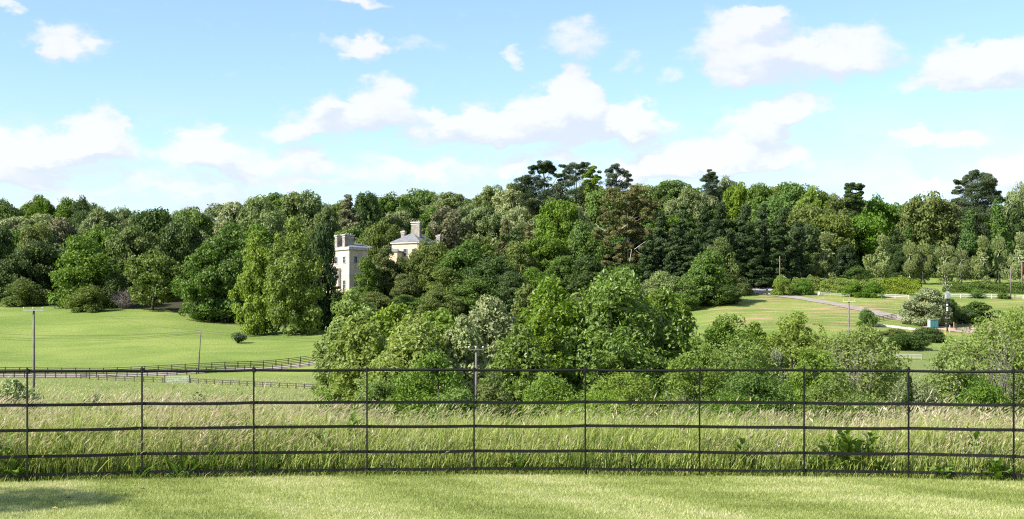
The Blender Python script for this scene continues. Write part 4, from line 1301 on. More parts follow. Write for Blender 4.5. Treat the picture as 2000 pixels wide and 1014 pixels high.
def xy(px, D): return ((px - 1000) * D / F, D)


NEARF = [(-160, 258), (0, 262), (160, 265), (300, 268), (490, 275), (620, 281), (720, 287)]
FARF = [(-160, 265), (0, 269), (200, 273), (400, 279), (500, 283), (620, 289), (720, 296)]
rail_fence('dark post and rail fence along the near side of the meadow drive', [xy(*p) for p in NEARF], 1.95, 1.28, (.45, .82, 1.18), DARKWOOD)
rail_fence('dark post and rail fence along the far side of the meadow drive', [xy(*p) for p in FARF], 2.7, 1.35, (.5, .85, 1.22), DARKWOOD)
rail_fence('lower dark fence branching across the rough pasture to the thicket', [xy(158, 263), xy(240, 256), xy(318, 250)], 2.6, 1.0, (.5, .9), DARKWOOD)
rail_fence('lower dark fence continuing from the field gate to the thicket', [xy(372, 248), xy(470, 238), xy(580, 226), xy(700, 214)], 2.4, .9, (.45, .82), DARKWOOD)
ga, gb = at(324, 249.5), at(368, 248.3)
gb.z = ga.z
field_gate('pale metal field gate in the lower pasture fence', ga, gb, 1.2, PALEMETAL, 4)
ribbon('drive', [xy(a, b + 5.8 * 0 + 6.4) for a, b in NEARF], [xy(a, b + 1.2) for a, b in NEARF], GRAVEL, .09, 90)

# ------------------------------------------------------------------ right-hand side: gate, drive, hedges, fences
ribbon('road', [hit(1455, 572), hit(1462, 563), hit(1466, 559.5)], [hit(1512, 577), hit(1508, 563), hit(1502, 559.5)], ROADM, .12, 20)
ribbon('drive_right', [hit(1496, 577), hit(1555, 584.5), hit(1620, 595.5), hit(1680, 608), hit(1730, 621), hit(1800, 637)],
       [hit(1508, 573), hit(1560, 579), hit(1625, 590), hit(1690, 602), hit(1745, 614), hit(1830, 633)], GRAVEL, .10, 70)
bpy.data.objects['drive_right'].name = 'drive'
ribbon('yard', [hit(1800, 639), hit(1850, 647), hit(1900, 652), hit(1960, 655)], [hit(1830, 633), hit(1870, 640), hit(1920, 641), hit(1990, 642)], PINKDIRT, .10, 40)


def hedge(label, p0, p1, h, th, colour, leaf=.32, wd=.22, seed=0, n=9000, name='hedge', lump=.18):
    g = np.random.default_rng(seed)
    p0 = Vector(p0); p1 = Vector(p1); d = Vector((p1.x - p0.x, p1.y - p0.y, 0)); Lh = d.length; d.normalize(); s = Vector((d.y, -d.x, 0))
    u = g.uniform(0, 1, n); a = g.uniform(-.5, .5, n); kz = g.uniform(0, 1, n)
    side = g.integers(0, 3, n)
    off = np.where(side == 0, a * th, np.where(side == 1, .5 * th, -.5 * th))
    hv = h * (1 - .4 * np.abs(2 * u - 1) ** 10) * (1 + .07 * np.sin(u * Lh * .9 + seed * 3) + .04 * np.sin(u * Lh * 2.7)); z = np.where(side == 0, hv * (1 - .25 * np.abs(2 * a) ** 4), kz * hv)
    nrm = np.stack([np.where(side == 0, 0, np.where(side == 1, s.x, -s.x)), np.where(side == 0, 0, np.where(side == 1, s.y, -s.y)), np.where(side == 0, 1.0, .15)], -1)
    bulge = lump * (np.sin(u * Lh * 1.1 + seed) + np.sin(u * Lh * 2.3 + z * 2 + seed * 2) * .7 + np.sin(z * 3.1 + u * Lh * .6)) + g.normal(0, .16, n)
    X = p0.x + d.x * u * Lh + s.x * off; Y = p0.y + d.y * u * Lh + s.y * off
    P = np.stack([X, Y, ground(X, Y) + z], -1) + nrm * bulge[:, None]
    V, Q, v = cards(P, nrm, leaf, wd, g, .55)
    o = thing(name, label, 'hedge', tuple(p0))
    obj('foliage', quads_mesh('foliage', V - np.array(p0), Q, [L[colour]], {'v': v}), o)
    G = Geo()
    for k in range(max(2, int(Lh / 1.2))):
        q = p0.lerp(p1, (k + .5) / max(2, int(Lh / 1.2))); q.z = gz(q.x, q.y)
        G.tube([q - p0 + Vector((0, 0, -.2)), q - p0 + Vector((.1, 0, h * .8))], [.06, .03], 5)
    obj('stems', G.mesh('stems', BARK), o, kind='stuff')
    return o


def on(px, D):
    return at(px, D)


hedge('yellow-green laurel hedge behind the two rounded shrubs by the gate', on(1548, 391), on(1606, 388), 3.4, 2.2, 'laurel', seed=1)
hedge('pale yellow-green hedge between the white marker and the dark shrubs', on(1602, 384), on(1728, 381), 3.6, 2.0, 'laurel', seed=2, n=15000)
hedge('clipped bright yellow laurel hedge left of the transformer pole', on(1722, 380), on(1800, 376), 4.6, 2.6, 'laurel', seed=3, n=12000)
hedge('low dark green hedge behind the white rail fence at the right', on(1842, 384), on(2060, 382), 2.5, 1.8, 'mid', seed=4, n=16000)
for (px, yt, w, D, c, lb, k) in (
        (1526, 538, 46, 372, 'shrub', 'rounded green shrub immediately right of the gate', 'bush'),
        (1568, 543, 50, 376, 'green', 'dark green shrub in front of the laurel hedge near the gate', 'bush'),
        (1666, 549, 42, 372, 'green', 'dark leafy shrub in front of the pale yellow hedge', 'bush'),
        (1702, 551, 48, 371, 'green', 'dark leafy shrub left of the clipped bright yellow hedge', 'bush'),
        (1675, 520, 60, 402, 'dark', 'dark spreading shrub in shade between the first two birches', 'bush'),
        (1908, 566, 34, 370, 'green', 'small round green bush growing through the white rail fence', 'bush'),
        (1692, 603, 42, 300, 'mid', 'round small bush at the left end of the brown fence', 'bush'),
        (1908, 590, 84, 322, 'dark', 'dark sloping bush right of the transformer pole', 'bush'),
        (1880, 604, 60, 316, 'dark', 'dark low bush beside the yard gate', 'lowbush'),
        (1765, 652, 92, 262, 'dark', 'left dark dome-shaped bush above the broad ash', 'bush'),
        (1812, 640, 74, 276, 'dark', 'right dark dome-shaped bush below the teal cabinet', 'lowbush'),
        (1745, 642, 60, 282, 'olive', 'rough olive shrub behind the left dome-shaped bush', 'lowbush'),
        (1958, 572, 30, 368, 'mid', 'small bush at the foot of the thin dark pole', 'bush')):
    ptree(k, px, yt, w, D, c, lb, cat='bush', name='bush')
ptree('dome', 1808, 560, 96, 309, 'silver', 'silvery whitebeam tree behind the teal cabinet', name='whitebeam_tree')
ptree('dome', 1852, 575, 44, 311, 'dark', 'dark bushy tree behind the transformer pole', name='tree')

rail_fence('white rail fence left of the silvery whitebeam', [on(1722, 370), on(1775, 368)], 4.5, 1.15, (.55, 1.0), WHITE, .16, .13)
rail_fence('white rail fence running to the right edge in front of the low hedge', [on(1846, 371), on(1930, 369), on(2060, 366)], 4.2, 1.15, (.55, 1.0), WHITE, .16, .13)
rail_fence('grey rail fence behind the dark shrubs right of the white marker', [on(1604, 374), on(1660, 371)], 3.0, 1.0, (.4, .8), GREYWOOD)
a_, b_ = hit(1709, 629), hit(1750, 622)
rail_fence('brown wooden fence on the bank below the drive', [a_, b_], 2.2, 1.15, (.35, .7, 1.05), BROWNWOOD)
c_ = hit(1797, 636)
rail_fence('pale weathered fence between the brown fence and the teal cabinet', [b_, c_], 2.4, 1.0, (.3, .6, .9), GREYWOOD)
rail_fence('pale wooden fence low on the slope right of the dome-shaped bushes', [hit(1752, 702), hit(1800, 703)], 2.2, 1.0, (.35, .65, .95), GREYWOOD)
rail_fence('short white fence piece between the teal cabinet and the transformer pole', [hit(1828, 637), hit(1846, 638)], 1.6, 1.3, (.5, 1.0), PALESTONE)


def wall_strip(label, pts, h, th, mat, name='retaining_wall'):
    """low dry-stone wall made of single stones along a ground polyline"""
    P = [Vector((p[0], p[1], gz(p[0], p[1]))) for p in pts]
    o = thing(name, label, 'wall', tuple(P[0]))
    for i in range(len(P) - 1):
        d = (P[i + 1] - P[i]); n = max(1, int(d.length / 1.15))
        for k in range(n):
            a = P[i] + d * (k + .02) / n; b = P[i] + d * (k + .97) / n
            hh = h * rt.uniform(.85, 1.12)
            dz = Vector((0, rt.uniform(-.04, .04), hh / 2 - .08))
            bar(o, 'stone', a + dz, b + dz, th * rt.uniform(.9, 1.1), hh, mat)
    return o


wall_strip('long pale low wall edging the bank under the brown fence', [hit(1704, 635), hit(1730, 638), hit(1760, 642), hit(1796, 646)], .5, .4, PALESTONE)

# metal entrance gates
g0, g1, g2 = hit(1455, 575.5), hit(1475, 576), hit(1498, 576.5)
for a, b, lb in ((g0, g1, 'left leaf of the thin metal entrance gates below the cypresses'), (g1, g2, 'right leaf of the thin metal entrance gates below the cypresses')):
    a = a.copy(); b = b.copy(); b.z = a.z
    o = thing('entrance_gate', lb, 'gate', tuple(a), 'entrance gates')
    for z in (.25, 1.25):
        bar(o, 'bar', a + Vector((.1, 0, z)), b + Vector((-.1, 0, z)), .05, .06, BLACK)
    bar(o, 'brace', a + Vector((.1, 0, .25)), b + Vector((-.1, 0, 1.25)), .04, .05, BLACK)
    bar(o, 'brace', a + Vector((.1, .05, 1.25)), b + Vector((-.1, .05, .25)), .04, .05, BLACK)
    for k in range(7):
        q = a.lerp(b, (k + .5) / 7)
        bar(o, 'upright', q + Vector((0, 0, .2)), q + Vector((0, 0, 1.3)), .025, .025, BLACK)


def gate_post(label, p, h, w, mat, name='gate_post', cap=True):
    g = Geo(); g.box((0, 0, h / 2 - .15), (w, w, h + .3))
    if cap: g.box((0, 0, h + .05), (w * 1.3, w * 1.3, .1), taper=.6)
    return tag(obj(name, g.mesh(name, mat), None, p), label, 'post')


gate_post('dark gate post at the right end of the entrance gates', g2, 1.7, .5, DARKWOOD)
gate_post('grey gate post between the two entrance gate leaves', g1, 1.35, .22, GREYWOOD)
gate_post('pale post at the left end of the entrance gates', g0, 1.2, .3, GREYWOOD)
gate_post('orange wooden post sticking up from the bush left of the gate', at(1430, 366), 5.2, .26, ORANGEP, 'marker_post', False)
yp = hit(1846, 655)
gate_post('left short yellow post below the transformer pole', yp, 1.5, .13, YELLOWP, 'marker_post', False)
gate_post('right short yellow post below the transformer pole', hit(1855, 650), 1.7, .13, YELLOWP, 'marker_post', False)
gate_post('orange-brown post right of the two yellow posts', hit(1863, 645), 1.8, .15, ORANGEP, 'marker_post', False)
# white name board by the hedge
sp = at(1531, 378)
o = thing('roadside_sign', 'small white sign standing above the hedge right of the thin pole', 'sign', tuple(sp))
bar(o, 'post', sp, sp + Vector((0, 0, 3.9)), .12, .12, WHITE)
bar(o, 'board', sp + Vector((-.35, -.1, 4.2)), sp + Vector((.35, -.1, 4.2)), .05, 1.1, WHITE)
# white painted boulder by the hedge gap
def boulder(label, p, s, mat, name='boulder', seed=1):
    import bmesh
    bm = bmesh.new(); bmesh.ops.create_icosphere(bm, subdivisions=2, radius=1)
    r_ = random.Random(seed)
    for v in bm.verts:
        v.co *= r_.uniform(.85, 1.12); v.co = Vector((v.co.x * s[0], v.co.y * s[1], v.co.z * s[2]))
    me = bpy.data.meshes.new(name); bm.to_mesh(me); bm.free(); me.materials.append(mat)
    return tag(obj(name, me, None, p), label, 'stone')


boulder('white marker stone in the gap between the dark shrub and the pale hedge', at(1600, 373, .5), (.45, .4, .6), WHITE, 'marker_stone')

# teal cabinet
cb = hit(1822, 641)
o = thing('utility_cabinet', 'teal metal cabinet with a grey lid below the silvery whitebeam', 'cabinet', tuple(cb), rz=R(14))
m_ = cb.y / F
cw, ch_ = 17 * m_, 15.5 * m_
g = Geo(); g.box((0, 0, ch_ / 2 - .1), (cw, 1.3, ch_ + .1)); obj('body', g.mesh('body', TEAL), o)
g = Geo(); g.box((0, 0, ch_ + .03), (cw + .16, 1.46, .09)); obj('lid', g.mesh('lid', PALEMETAL), o)
for s in (-1, 1):
    g = Geo(); g.box((s * cw / 4, -.665, ch_ / 2), (cw / 2 - .06, .03, ch_ - .2)); d_ = obj('door', g.mesh('door', TEAL), o)
    g = Geo(); g.box((s * .12, -.695, ch_ * .5), (.04, .04, .16)); obj('handle', g.mesh('handle', PALEMETAL), d_)
g = Geo(); g.box((-cw / 2 - .02, 0, ch_ / 2), (.04, 1.2, ch_ - .1)); obj('side_panel', g.mesh('side_panel', PALEMETAL), o)

# dark yard gate beside the bush
qa, qb = hit(1869, 645), hit(1893, 645)
qb.z = qa.z
field_gate('dark wooden yard gate under the sloping bush', qa, qb, 1.35, DARKWOOD, 5)


# ------------------------------------------------------------------ poles and wires
def pole(label, p, h, r0, mat=POLEWOOD, arm=None, lean=0, extra=None, name='utility_pole', armw=.08, armmat=None, armrot=0):
    o = thing(name, label, 'pole', tuple(p))
    g = Geo(); g.tube([(0, 0, -.4), (lean * .5, 0, h * .5), (lean, 0, h)], [r0, r0 * .88, r0 * .75], 10)
    obj('shaft', g.mesh('shaft', mat, True), o)
    if arm:
        for (dz, w) in arm:
            ca, sa = math.cos(armrot), math.sin(armrot)
            g = Geo(); g.box((lean, -r0 - .03, h - dz), (w, .1, armw), Matrix.Rotation(armrot, 3, 'Z'))
            a = obj('crossarm', g.mesh('crossarm', armmat or GREYWOOD), o)
            for s in (-.45, 0, .45) if w > 1.2 else (-.42, .42):
                g = Geo(); x = lean + s * w * ca; y = -r0 - .03 + s * w * sa; z = h - dz + armw / 2
                g.tube([(x, y, z), (x, y, z + .1), (x, y, z + .14), (x, y, z + .24)], [.02, .03, .07, .05], 8)
                obj('insulator', g.mesh('insulator', WHITE, True), a)
    return o


def top_of(px, yt, D): return EYE + (HZ - yt) * D / F


def pole_at(label, px, yt, D, r0, **kw):
    p = at(px, D)
    return pole(label, p, top_of(px, yt, D) - p.z, r0, **kw), p


pole_at('tall wooden pole with a pale crossarm at the far left, above the tall grass', 66, 604, 130, .14, arm=((.1, 1.9),), armmat=WHITE, armrot=R(12))
pole_at('slim leaning wooden pole standing by the meadow drive fence', 387, 645, 272, .15, lean=.55)
pole_at('short grey pole with a crossarm in front of the pale thicket', 930, 680, 111, .12, mat=POLEWOOD, arm=((.12, 1.3),), armmat=POLEWOOD)
pole_at('dark pole with a pale crossarm on the grass slope above the ash trees', 1658, 587, 216, .16, arm=((.15, 2.0),), armmat=WHITE, armrot=R(-5))
tp, tpp = pole_at('dark pole carrying a transformer box and white insulators, by the teal cabinet', 1850, 556, 299, .17, mat=DARKWOOD, arm=((.2, 2.1), (7.6, .9)), armmat=GREYWOOD)
h_ = top_of(1850, 556, tpp.y) - tpp.z; m_ = tpp.y / F
for s in (-1, 1):
    bar(tp, 'arm_brace', tpp + Vector((0, -.25, h_ - 1.1)), tpp + Vector((s * .8, -.25, h_ - .3)), .05, .06, GREYWOOD)
g = Geo(); zc = h_ - (578 - 556) * m_; g.box((-.1, -.55, zc), (1.05, .7, 1.25)); g.box((-.1, -.55, zc + .66), (1.15, .8, .08))
for k in range(5): g.box((-.45 + k * .18, -.95, zc), (.05, .08, 1.0))
tb = obj('transformer', g.mesh('transformer', PALEMETAL), tp)
for k in (-.3, 0, .3):
    g = Geo(); g.tube([(k - .1, -.55, zc + .7), (k - .1, -.55, zc + 1.0)], [.07, .04], 8); obj('bushing', g.mesh('bushing', WHITE), tb)
for y_ in (596, 602, 606.5):
    g = Geo(); z = h_ - (y_ - 556) * m_; g.tube([(-.05, -.24, z - .22), (-.05, -.24, z), (-.05, -.24, z + .22)], [.16, .26, .16], 8)
    obj('insulator', g.mesh('insulator', WHITE, True), tp)
pole_at('thin dark pole rising beside the small bush in the white rail fence', 1974, 520, 367, .17, mat=POLEWOOD)
pole_at('reddish pole with a pale crossarm at the right edge', 1996, 510, 392, .18, mat=REDPOLE, arm=((.2, 2.2),), armmat=WHITE)
pole_at('thin reddish pole in front of the dark cypresses above the gate', 1523, 500, 386, .14, mat=REDPOLE, name='pole')


def wire(label, pts, sag, r=.022, group='overhead wires crossing the meadow', name='overhead_wire'):
    a, b = Vector(pts[0]), Vector(pts[1])
    P = [a.lerp(b, t) + Vector((0, 0, -4 * sag * t * (1 - t))) - a for t in np.linspace(0, 1, 25)]
    g = Geo(); g.tube(P, r, 4, False)
    return tag(obj(name, g.mesh(name, DARKWOOD), None, a), label, 'wire', group)


def sky_pt(px, py, D): return Vector(((px - 1000) * D / F, D, EYE + (HZ - py) * D / F))


t2 = sky_pt(392, 646, 272)
wire('upper overhead wire running left from the slim leaning pole', (t2, sky_pt(-190, 636, 262)), 1.5)
wire('middle overhead wire running left from the slim leaning pole', (t2 + Vector((0, .3, -.3)), sky_pt(-190, 641, 261.5)), 1.75)
wire('lowest overhead wire running left from the slim leaning pole', (t2 + Vector((0, -.3, -.45)), sky_pt(-190, 643, 261)), 2.0)
wire('upper overhead wire running right from the slim leaning pole', (t2, sky_pt(960, 664, 200)), .8)
wire('lower overhead wire running right from the slim leaning pole', (t2 + Vector((0, 0, -.4)), sky_pt(960, 670, 200)), .9)
wire('single wire climbing from the slim leaning pole to the wood edge', (t2, sky_pt(215, 618, 372)), .6)

# ------------------------------------------------------------------ grass
def blades(X, Y, Z, h, w, az, lean, v, nseg=2, g=rng):
    """tapered bent blades; returns V, face sizes, loops, attribute"""
    n = len(X)
    d = np.stack([np.cos(az), np.sin(az)], -1)
    fa = g.uniform(0, np.pi, n); s = np.stack([np.cos(fa), np.sin(fa)], -1)
    ts = np.linspace(0, 1, nseg + 1)
    V = []
    for k, t in enumerate(ts):
        cx = X + d[:, 0] * lean * h * t ** 1.8; cy = Y + d[:, 1] * lean * h * t ** 1.8; cz = Z + h * (t - .18 * lean * t ** 2.5)
        ww = w * (1 - .35 * t) / 2
        if k < nseg:
            V.append(np.stack([cx - s[:, 0] * ww, cy - s[:, 1] * ww, cz], -1)); V.append(np.stack([cx + s[:, 0] * ww, cy + s[:, 1] * ww, cz], -1))
        else:
            V.append(np.stack([cx, cy, cz], -1))
    m = 2 * nseg + 1
    V = np.stack(V, 1).reshape(-1, 3)
    b = np.arange(n)[:, None] * m
    lp = []; fs = []
    pat = []
    for k in range(nseg - 1):
        pat += [2 * k, 2 * k + 1, 2 * k + 3, 2 * k + 2]; fs.append(4)
    pat += [2 * nseg - 2, 2 * nseg - 1, 2 * nseg]; fs.append(3)
    return V, np.tile(fs, n), (b + np.array(pat)[None, :]).ravel(), np.repeat(v, m), np.stack([cx, cy, cz], -1)


def merge(parts):
    Vs, Fs, Ls, As = [], [], [], []; o_ = 0
    for V, f, l, a in parts:
        Vs.append(V); Fs.append(f); Ls.append(l + o_); As.append(a); o_ += len(V)
    return np.concatenate(Vs), np.concatenate(Fs), np.concatenate(Ls), np.concatenate(As)


def vnoise(x, y, s, seed):
    r_ = np.random.default_rng(seed); t = 0
    for k in range(5):
        a, b, c_ = r_.uniform(-1, 1, 3)
        t = t + np.sin((x * a + y * b) * 6.28 / s * (1 + .5 * k) + c_ * 9) / (1 + .5 * k)
    return t / 2.2


def build_lawn_grass():
    n = 330000
    X = rng.uniform(-6.6, 6.6, n); Y = rng.uniform(10.6, 15.4, n)
    k = Y < fence_y(X) - .02
    X, Y = X[k], Y[k]; n = len(X)
    mow = vnoise(X, Y * 2.2, 2.6, 3) * .20 + vnoise(X * 2, Y, .9, 5) * .14 + vnoise(X * 3, Y * 2, .5, 6) * .08 + .21 * np.tanh(2.2 * np.sin((X * .93 + (Y - 13) * .36 + .08 * np.sin(Y * 2)) * 6.283 / 2.5))
    v = np.clip(.52 + mow + rng.normal(0, .20, n), 0, 1)
    h = rng.uniform(.014, .032, n) * (1 + .25 * vnoise(X, Y, 1.1, 8))
    V, f, l, a, _ = blades(X, Y, np.zeros(n), h, np.full(n, .0052), rng.uniform(0, 6.28, n), rng.uniform(.1, .9, n), v, 1)
    tag(obj('lawn_grass', raw_mesh('lawn_grass', V, f, l, [LAWNB], {'v': a})), kind='stuff')
    # ragged uncut fringe along the fence
    n = 9000
    X = rng.uniform(-7.5, 7.5, n); Y = fence_y(X) + rng.normal(0, .035, n) + .02
    V, f, l, a, _ = blades(X, Y, np.full(n, -.02), rng.uniform(.03, .13, n), np.full(n, .006), rng.uniform(0, 6.28, n), rng.uniform(.2, 1.1, n), np.clip(rng.normal(.35, .25, n), 0, 1), 2)
    tag(obj('fringe_grass', raw_mesh('fringe_grass', V, f, l, [MEADB], {'v': a})), kind='stuff')


build_lawn_grass()


def top_h(px):
    """height of the tall grass along the fence"""
    return np.interp(px, [-300, 0, 80, 300, 560, 640, 760, 900, 1200, 1400, 1560, 1640, 1720, 1800, 1900, 2300], [.76, .78, .76, .80, .77, .66, .60, .62, .65, .62, .58, .54, .58, .68, .62, .62])


def build_meadow():
    parts = []
    tips = []
    for (n, y0, y1, hf, wb) in ((50000, .06, 2.2, 1.0, .0125), (30000, 2.2, 6.5, .95, .013), (16000, 6.5, 13, .85, .014)):
        u = rng.uniform(-.52, .52, n)
        dy = rng.uniform(y0, y1, n)
        Yc = 14.7 + dy; X = u * Yc; Y = fence_y(X) + dy
        px = 1000 + F * X / Y
        front = np.clip(dy / .8, 0, 1)
        h = top_h(px) * hf * rng.uniform(.45, 1.0, n) * (.55 + .45 * front) * (1 + .12 * vnoise(X, Y, 1.3, 4) + .14 * vnoise(X * 2.2, Y * 2.2, 1.0, 14))
        v = np.clip(rng.normal(.42, .28, n) + .12 * vnoise(X, Y, 1.6, 9), 0, 1)
        az = rng.normal(.15, 1.1, n); lean = np.abs(rng.normal(.30, .22, n))
        V, f, l, a, tp_ = blades(X, Y, ground(X, Y) - .03, h, wb * rng.uniform(.6, 1.3, n), az, lean, v, 3)
        # greener low down, yellower towards the tip
        hh = np.clip((V[:, 2] - np.repeat(ground(X, Y), 7)) / .8, 0, 1)
        a = np.clip(a * .75 + hh * .28, 0, 1)
        parts.append((V, f, l, a))
    V, f, l, a = merge(parts)
    tag(obj('meadow_grass', raw_mesh('meadow_grass', V, f, l, [MEADB], {'v': a})), kind='stuff')
    # flowering stems with drooping seed heads
    parts = []
    n = 30000
    u = rng.uniform(-.5, .5, n); dy = rng.uniform(0, 1, n) ** 1.3 * 8 + .12
    X = u * (14.7 + dy); Y = fence_y(X) + dy
    px = 1000 + F * X / Y
    dens = np.interp(px, [-300, 60, 400, 640, 760, 1000, 1300, 1500, 1640, 1720, 1850, 2300], [1, 1, 1, .8, .4, .24, .30, .5, .45, .95, 1, .9]) * np.clip(.75 + .5 * vnoise(X, Y, 1.8, 21), .15, 1.2)
    keep = rng.uniform(0, 1, n) < dens
    X, Y, px, dy = X[keep], Y[keep], px[keep], dy[keep]; n = len(X)
    h = top_h(px) * (rng.uniform(.55, 1.1, n) + .22 * (rng.uniform(0, 1, n) > .93)) * (.62 + .38 * np.clip(dy / .8, 0, 1))
    az = rng.normal(.1, .8, n); lean = np.abs(rng.normal(.38, .24, n))
    Z = ground(X, Y) - .03
    tone = np.clip(.45 + .28 * vnoise(X, Y, 1.5, 13) + rng.normal(0, .2, n), 0, 1)
    tone = np.clip(tone + np.interp(px, [0, 600, 800, 1300, 1650, 1800, 2000], [.12, .1, -.15, -.15, .1, .15, 0]), 0, 1)
    V, f, l, a, tip = blades(X, Y, Z, h, np.full(n, .0045), az, lean, tone * .5 + .1, 3)
    parts.append((V, f, l, a))
    # head: a narrow spindle following the stem's bend, in two crossed leaves
    d = np.stack([np.cos(az) * (.55 + lean), np.sin(az) * (.55 + lean), np.full(n, .95) - lean * .35], -1)
    d /= np.linalg.norm(d, axis=1, keepdims=True)
    Lh = rng.uniform(.05, .15, n)[:, None]; wh = (rng.uniform(.010, .020, n))[:, None]
    for sgn in (0, 1):
        side = np.cross(d, np.array([0, 1, .3]) if sgn else np.array([.3, 0, 1.0])); side /= np.linalg.norm(side, axis=1, keepdims=True)
        P0 = tip - d * Lh * .3
        V = np.stack([P0, P0 + d * Lh * .35 + side * wh / 2, P0 + d * Lh + np.array([0, 0, -.012]), P0 + d * Lh * .35 - side * wh / 2], 1).reshape(-1, 3)
        parts.append((V, np.full(n, 4), np.arange(4 * n), np.repeat(tone, 4)))
    V, f, l, a = merge(parts)
    tag(obj('seed_head_grass', raw_mesh('seed_head_grass', V, f, l, [HEADM], {'v': a})), kind='stuff')


build_meadow()

# rough pasture tufts between the tall grass and the drive (seen from far away as texture)
def build_tufts():
    n = 42000
    Y = rng.uniform(60, 262, n) ; u = rng.uniform(-.42, -.10, n); X = u * Y
    V, f, l, a, _ = blades(X, Y, ground(X, Y) - .05, rng.uniform(.12, .42, n), rng.uniform(.05, .16, n), rng.normal(.2, .6, n), rng.uniform(.2, .9, n), np.clip(rng.normal(.62, .25, n) + .2 * vnoise(X, Y, 30, 2), 0, 1), 1)
    tag(obj('pasture_tufts', raw_mesh('pasture_tufts', V, f, l, [MEADB], {'v': a})), kind='stuff')


build_tufts()


# ------------------------------------------------------------------ broad-leaved plants along the fence
def leaf_blade(Lg, W, bend, mat, n=7, fold=.15, wav=.0, name='leaf', shape=1.0):
    V = []; Q = []
    for i in range(n + 1):
        t = i / n
        x = Lg * t * (1 - .25 * bend * t); z = Lg * (t * .55 - bend * t * t * .75)
        w = W / 2 * math.sin(math.pi * min(1, t ** shape * .96 + .03)) ** .8
        wv = wav * math.sin(i * 2.4)
        V += [(x, -w, z + fold * w + wv * w), (x, 0, z), (x, w, z + fold * w - wv * w)]
    for i in range(n):
        a = i * 3
        Q += [(a, a + 1, a + 4, a + 3), (a + 1, a + 2, a + 5, a + 4)]
    return raw_mesh(name, np.array(V), [4] * len(Q), [i for q in Q for i in q], [mat], {'v': np.linspace(.3, .8, len(V))}, True)


def rosette(name, label, cat, p, metas, n, tilt, zmax=0.0, mat=None, seed=0, sc=(.7, 1.15), rad=.03):
    g = random.Random(seed)
    o = thing(name, label, cat, tuple(p))
    for i in range(n):
        a = i * 2.39996 + g.uniform(-.3, .3)
        z = zmax * (i / n) ** .9
        l_ = bpy.data.objects.new('leaf', metas[i % len(metas)]); link(l_, o)
        l_.location = (math.cos(a) * rad, math.sin(a) * rad, z)
        l_.rotation_euler = Euler((g.uniform(-.3, .3), -g.uniform(*tilt), a), 'XYZ')
        s = g.uniform(*sc) * (1 - .35 * (i / n if zmax else 0)); l_.scale = (s, s, s)
    if zmax:
        G = Geo(); G.tube([(0, 0, -.03), (.02, 0, zmax * .5), (.03, .01, zmax)], [.012, .009, .004], 6)
        obj('stem', G.mesh('stem', L['shrub']), o)
    return o


def fpos(px, off):
    x = (px - 1000) * 15.0 / F
    y = float(fence_y(x)) + off
    x = (px - 1000) * y / F
    return Vector((x, y, gz(x, y) - .01))


DOCK = [leaf_blade(.30, .11, .55, L['bright'], wav=.35), leaf_blade(.26, .09, .8, L['bright'], wav=.3), leaf_blade(.22, .09, .35, L['shrub'], wav=.4)]
DOCKD = [leaf_blade(.24, .08, .55, L['mid'], wav=.35), leaf_blade(.20, .07, .8, L['mid'], wav=.3), leaf_blade(.18, .07, .35, L['green'], wav=.4)]
STRAP = [leaf_blade(.42, .030, .75, L['green'], 8, .25, shape=.6), leaf_blade(.36, .026, 1.0, L['green'], 8, .25, shape=.6), leaf_blade(.48, .028, .45, L['mid'], 8, .25, shape=.6)]
for k, (px, off, zm, n, sd) in enumerate(((1650, .20, .50, 34, 1), (1625, .24, .38, 22, 2), (1672, .22, .36, 20, 3))):
    rosette('dock_plant', ('tallest light green dock plant with wavy leaves behind the fence, near the right', 'light green dock plant touching the left of the tallest dock', 'light green dock plant touching the right of the tallest dock')[k],
            'plant', fpos(px, off), DOCK, n, (.1, .9), zm, seed=sd)
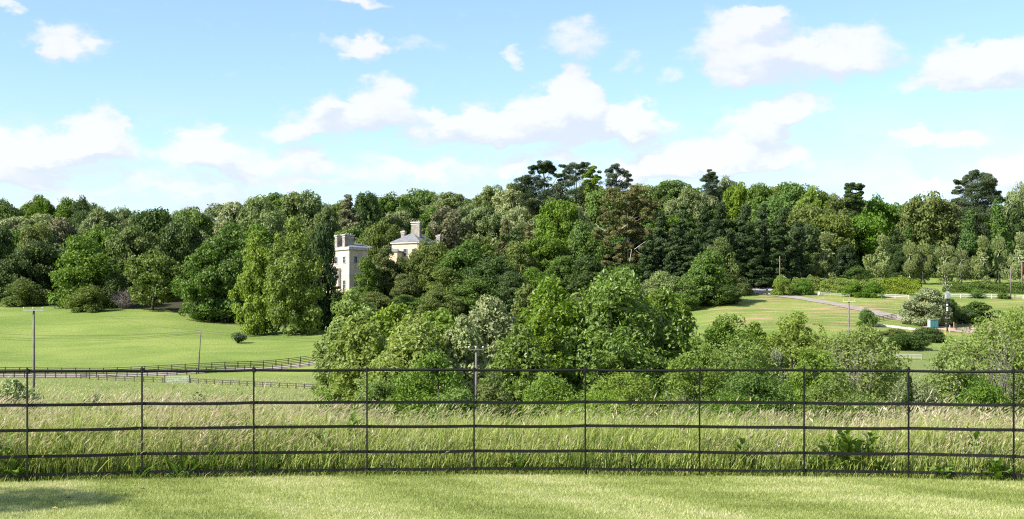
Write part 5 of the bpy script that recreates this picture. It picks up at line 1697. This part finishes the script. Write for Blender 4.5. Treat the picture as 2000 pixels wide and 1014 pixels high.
for k, (px, off, zm, n, lb) in enumerate(((1700, .24, .46, 30, 'dark-leaved weed right of the light green docks'), (1592, .22, .22, 20, 'low dark-leaved weed between the fence post and the docks'),
                                          (10, .22, .42, 26, 'dark broad-leaved weed at the left edge behind the fence'), (28, .14, .16, 16, 'low dark weed at the foot of the leftmost fence post'), (1945, .12, .20, 26, 'leafy low weed at the foot of the rightmost fence post'),
                                          (1842, .10, .10, 14, 'small flat-leaved weed under the lowest rail near the right'), (1716, .16, .14, 16, 'small dark weed at the ground right of the docks'),
                                          (120, .5, .5, 18, 'green weed in the grass right of the leftmost post'), (625, .4, .45, 18, 'green weed in the grass between the third and fourth posts'),
                                          (690, .9, .6, 30, 'yellowish leafy weed in the tall grass left of the fourth post'), (1010, .15, .18, 14, 'low weed at the foot of the grass right of the middle post'),
                                          (1250, .2, .2, 14, 'low weed at the foot of the grass in the bay below the walnut'), (1450, .3, .4, 18, 'green weed in the grass of the bay left of the docks'),
                                          (1905, .4, .5, 18, 'green weed in the grass left of the rightmost post'))):
    rosette('broadleaf_weed', lb, 'plant', fpos(px, off), DOCKD if k != 4 else DOCKD, n, (.05, .9), zm, seed=10 + k)
for k, (px, off, n, lb) in enumerate(((352, .10, 34, 'strap-leaved dark green clump behind the fence, left of the third post'), (392, .16, 22, 'smaller strap-leaved clump right of the first clump'), (262, .06, 12, 'thin strap-leaved tuft at the foot of the second fence post'),
                                      (510, .12, 30, 'bright green strap-leaved clump at the third fence post'), (470, .14, 18, 'low strap-leaved tuft left of the third fence post'), (540, .18, 18, 'low strap-leaved tuft right of the bright clump'))):
    rosette('strap_leaf_plant', lb, 'plant', fpos(px, off), STRAP, n, (.3, 1.25), 0, seed=30 + k, sc=(.5, 1.1) if k < 2 else (.4, .85), rad=.06)

# fallen leaves lying on the lawn
LEAFB = plain('fallen_leaf_brown', (.11, .05, .025), .7, (.07, .035, .02), 30)
LEAFY = plain('fallen_leaf_yellow', (.48, .34, .05), .7, (.30, .20, .04), 30)
for (px, py, m, lb) in ((278, 961, LEAFB, 'curled brown leaf lying on the lawn below the second fence post'), (133, 978, LEAFB, 'small dark brown leaf lying on the lawn at the edge of the shade'), (105, 999, LEAFY, 'yellow leaf lying on the lawn at the bottom left')):
    D = F * EYE / (py - HZ)
    me = leaf_blade(.055, .034, .3, m, 5, .5, .3, 'fallen_leaf')
    o = tag(obj('fallen_leaf', me, None, Vector(((px - 1000) * D / F - .02, D, .030))), lb, 'leaf')
    o.rotation_euler = (.2, .45, rt.uniform(-.4, .4))
# ------------------------------------------------------------------ end
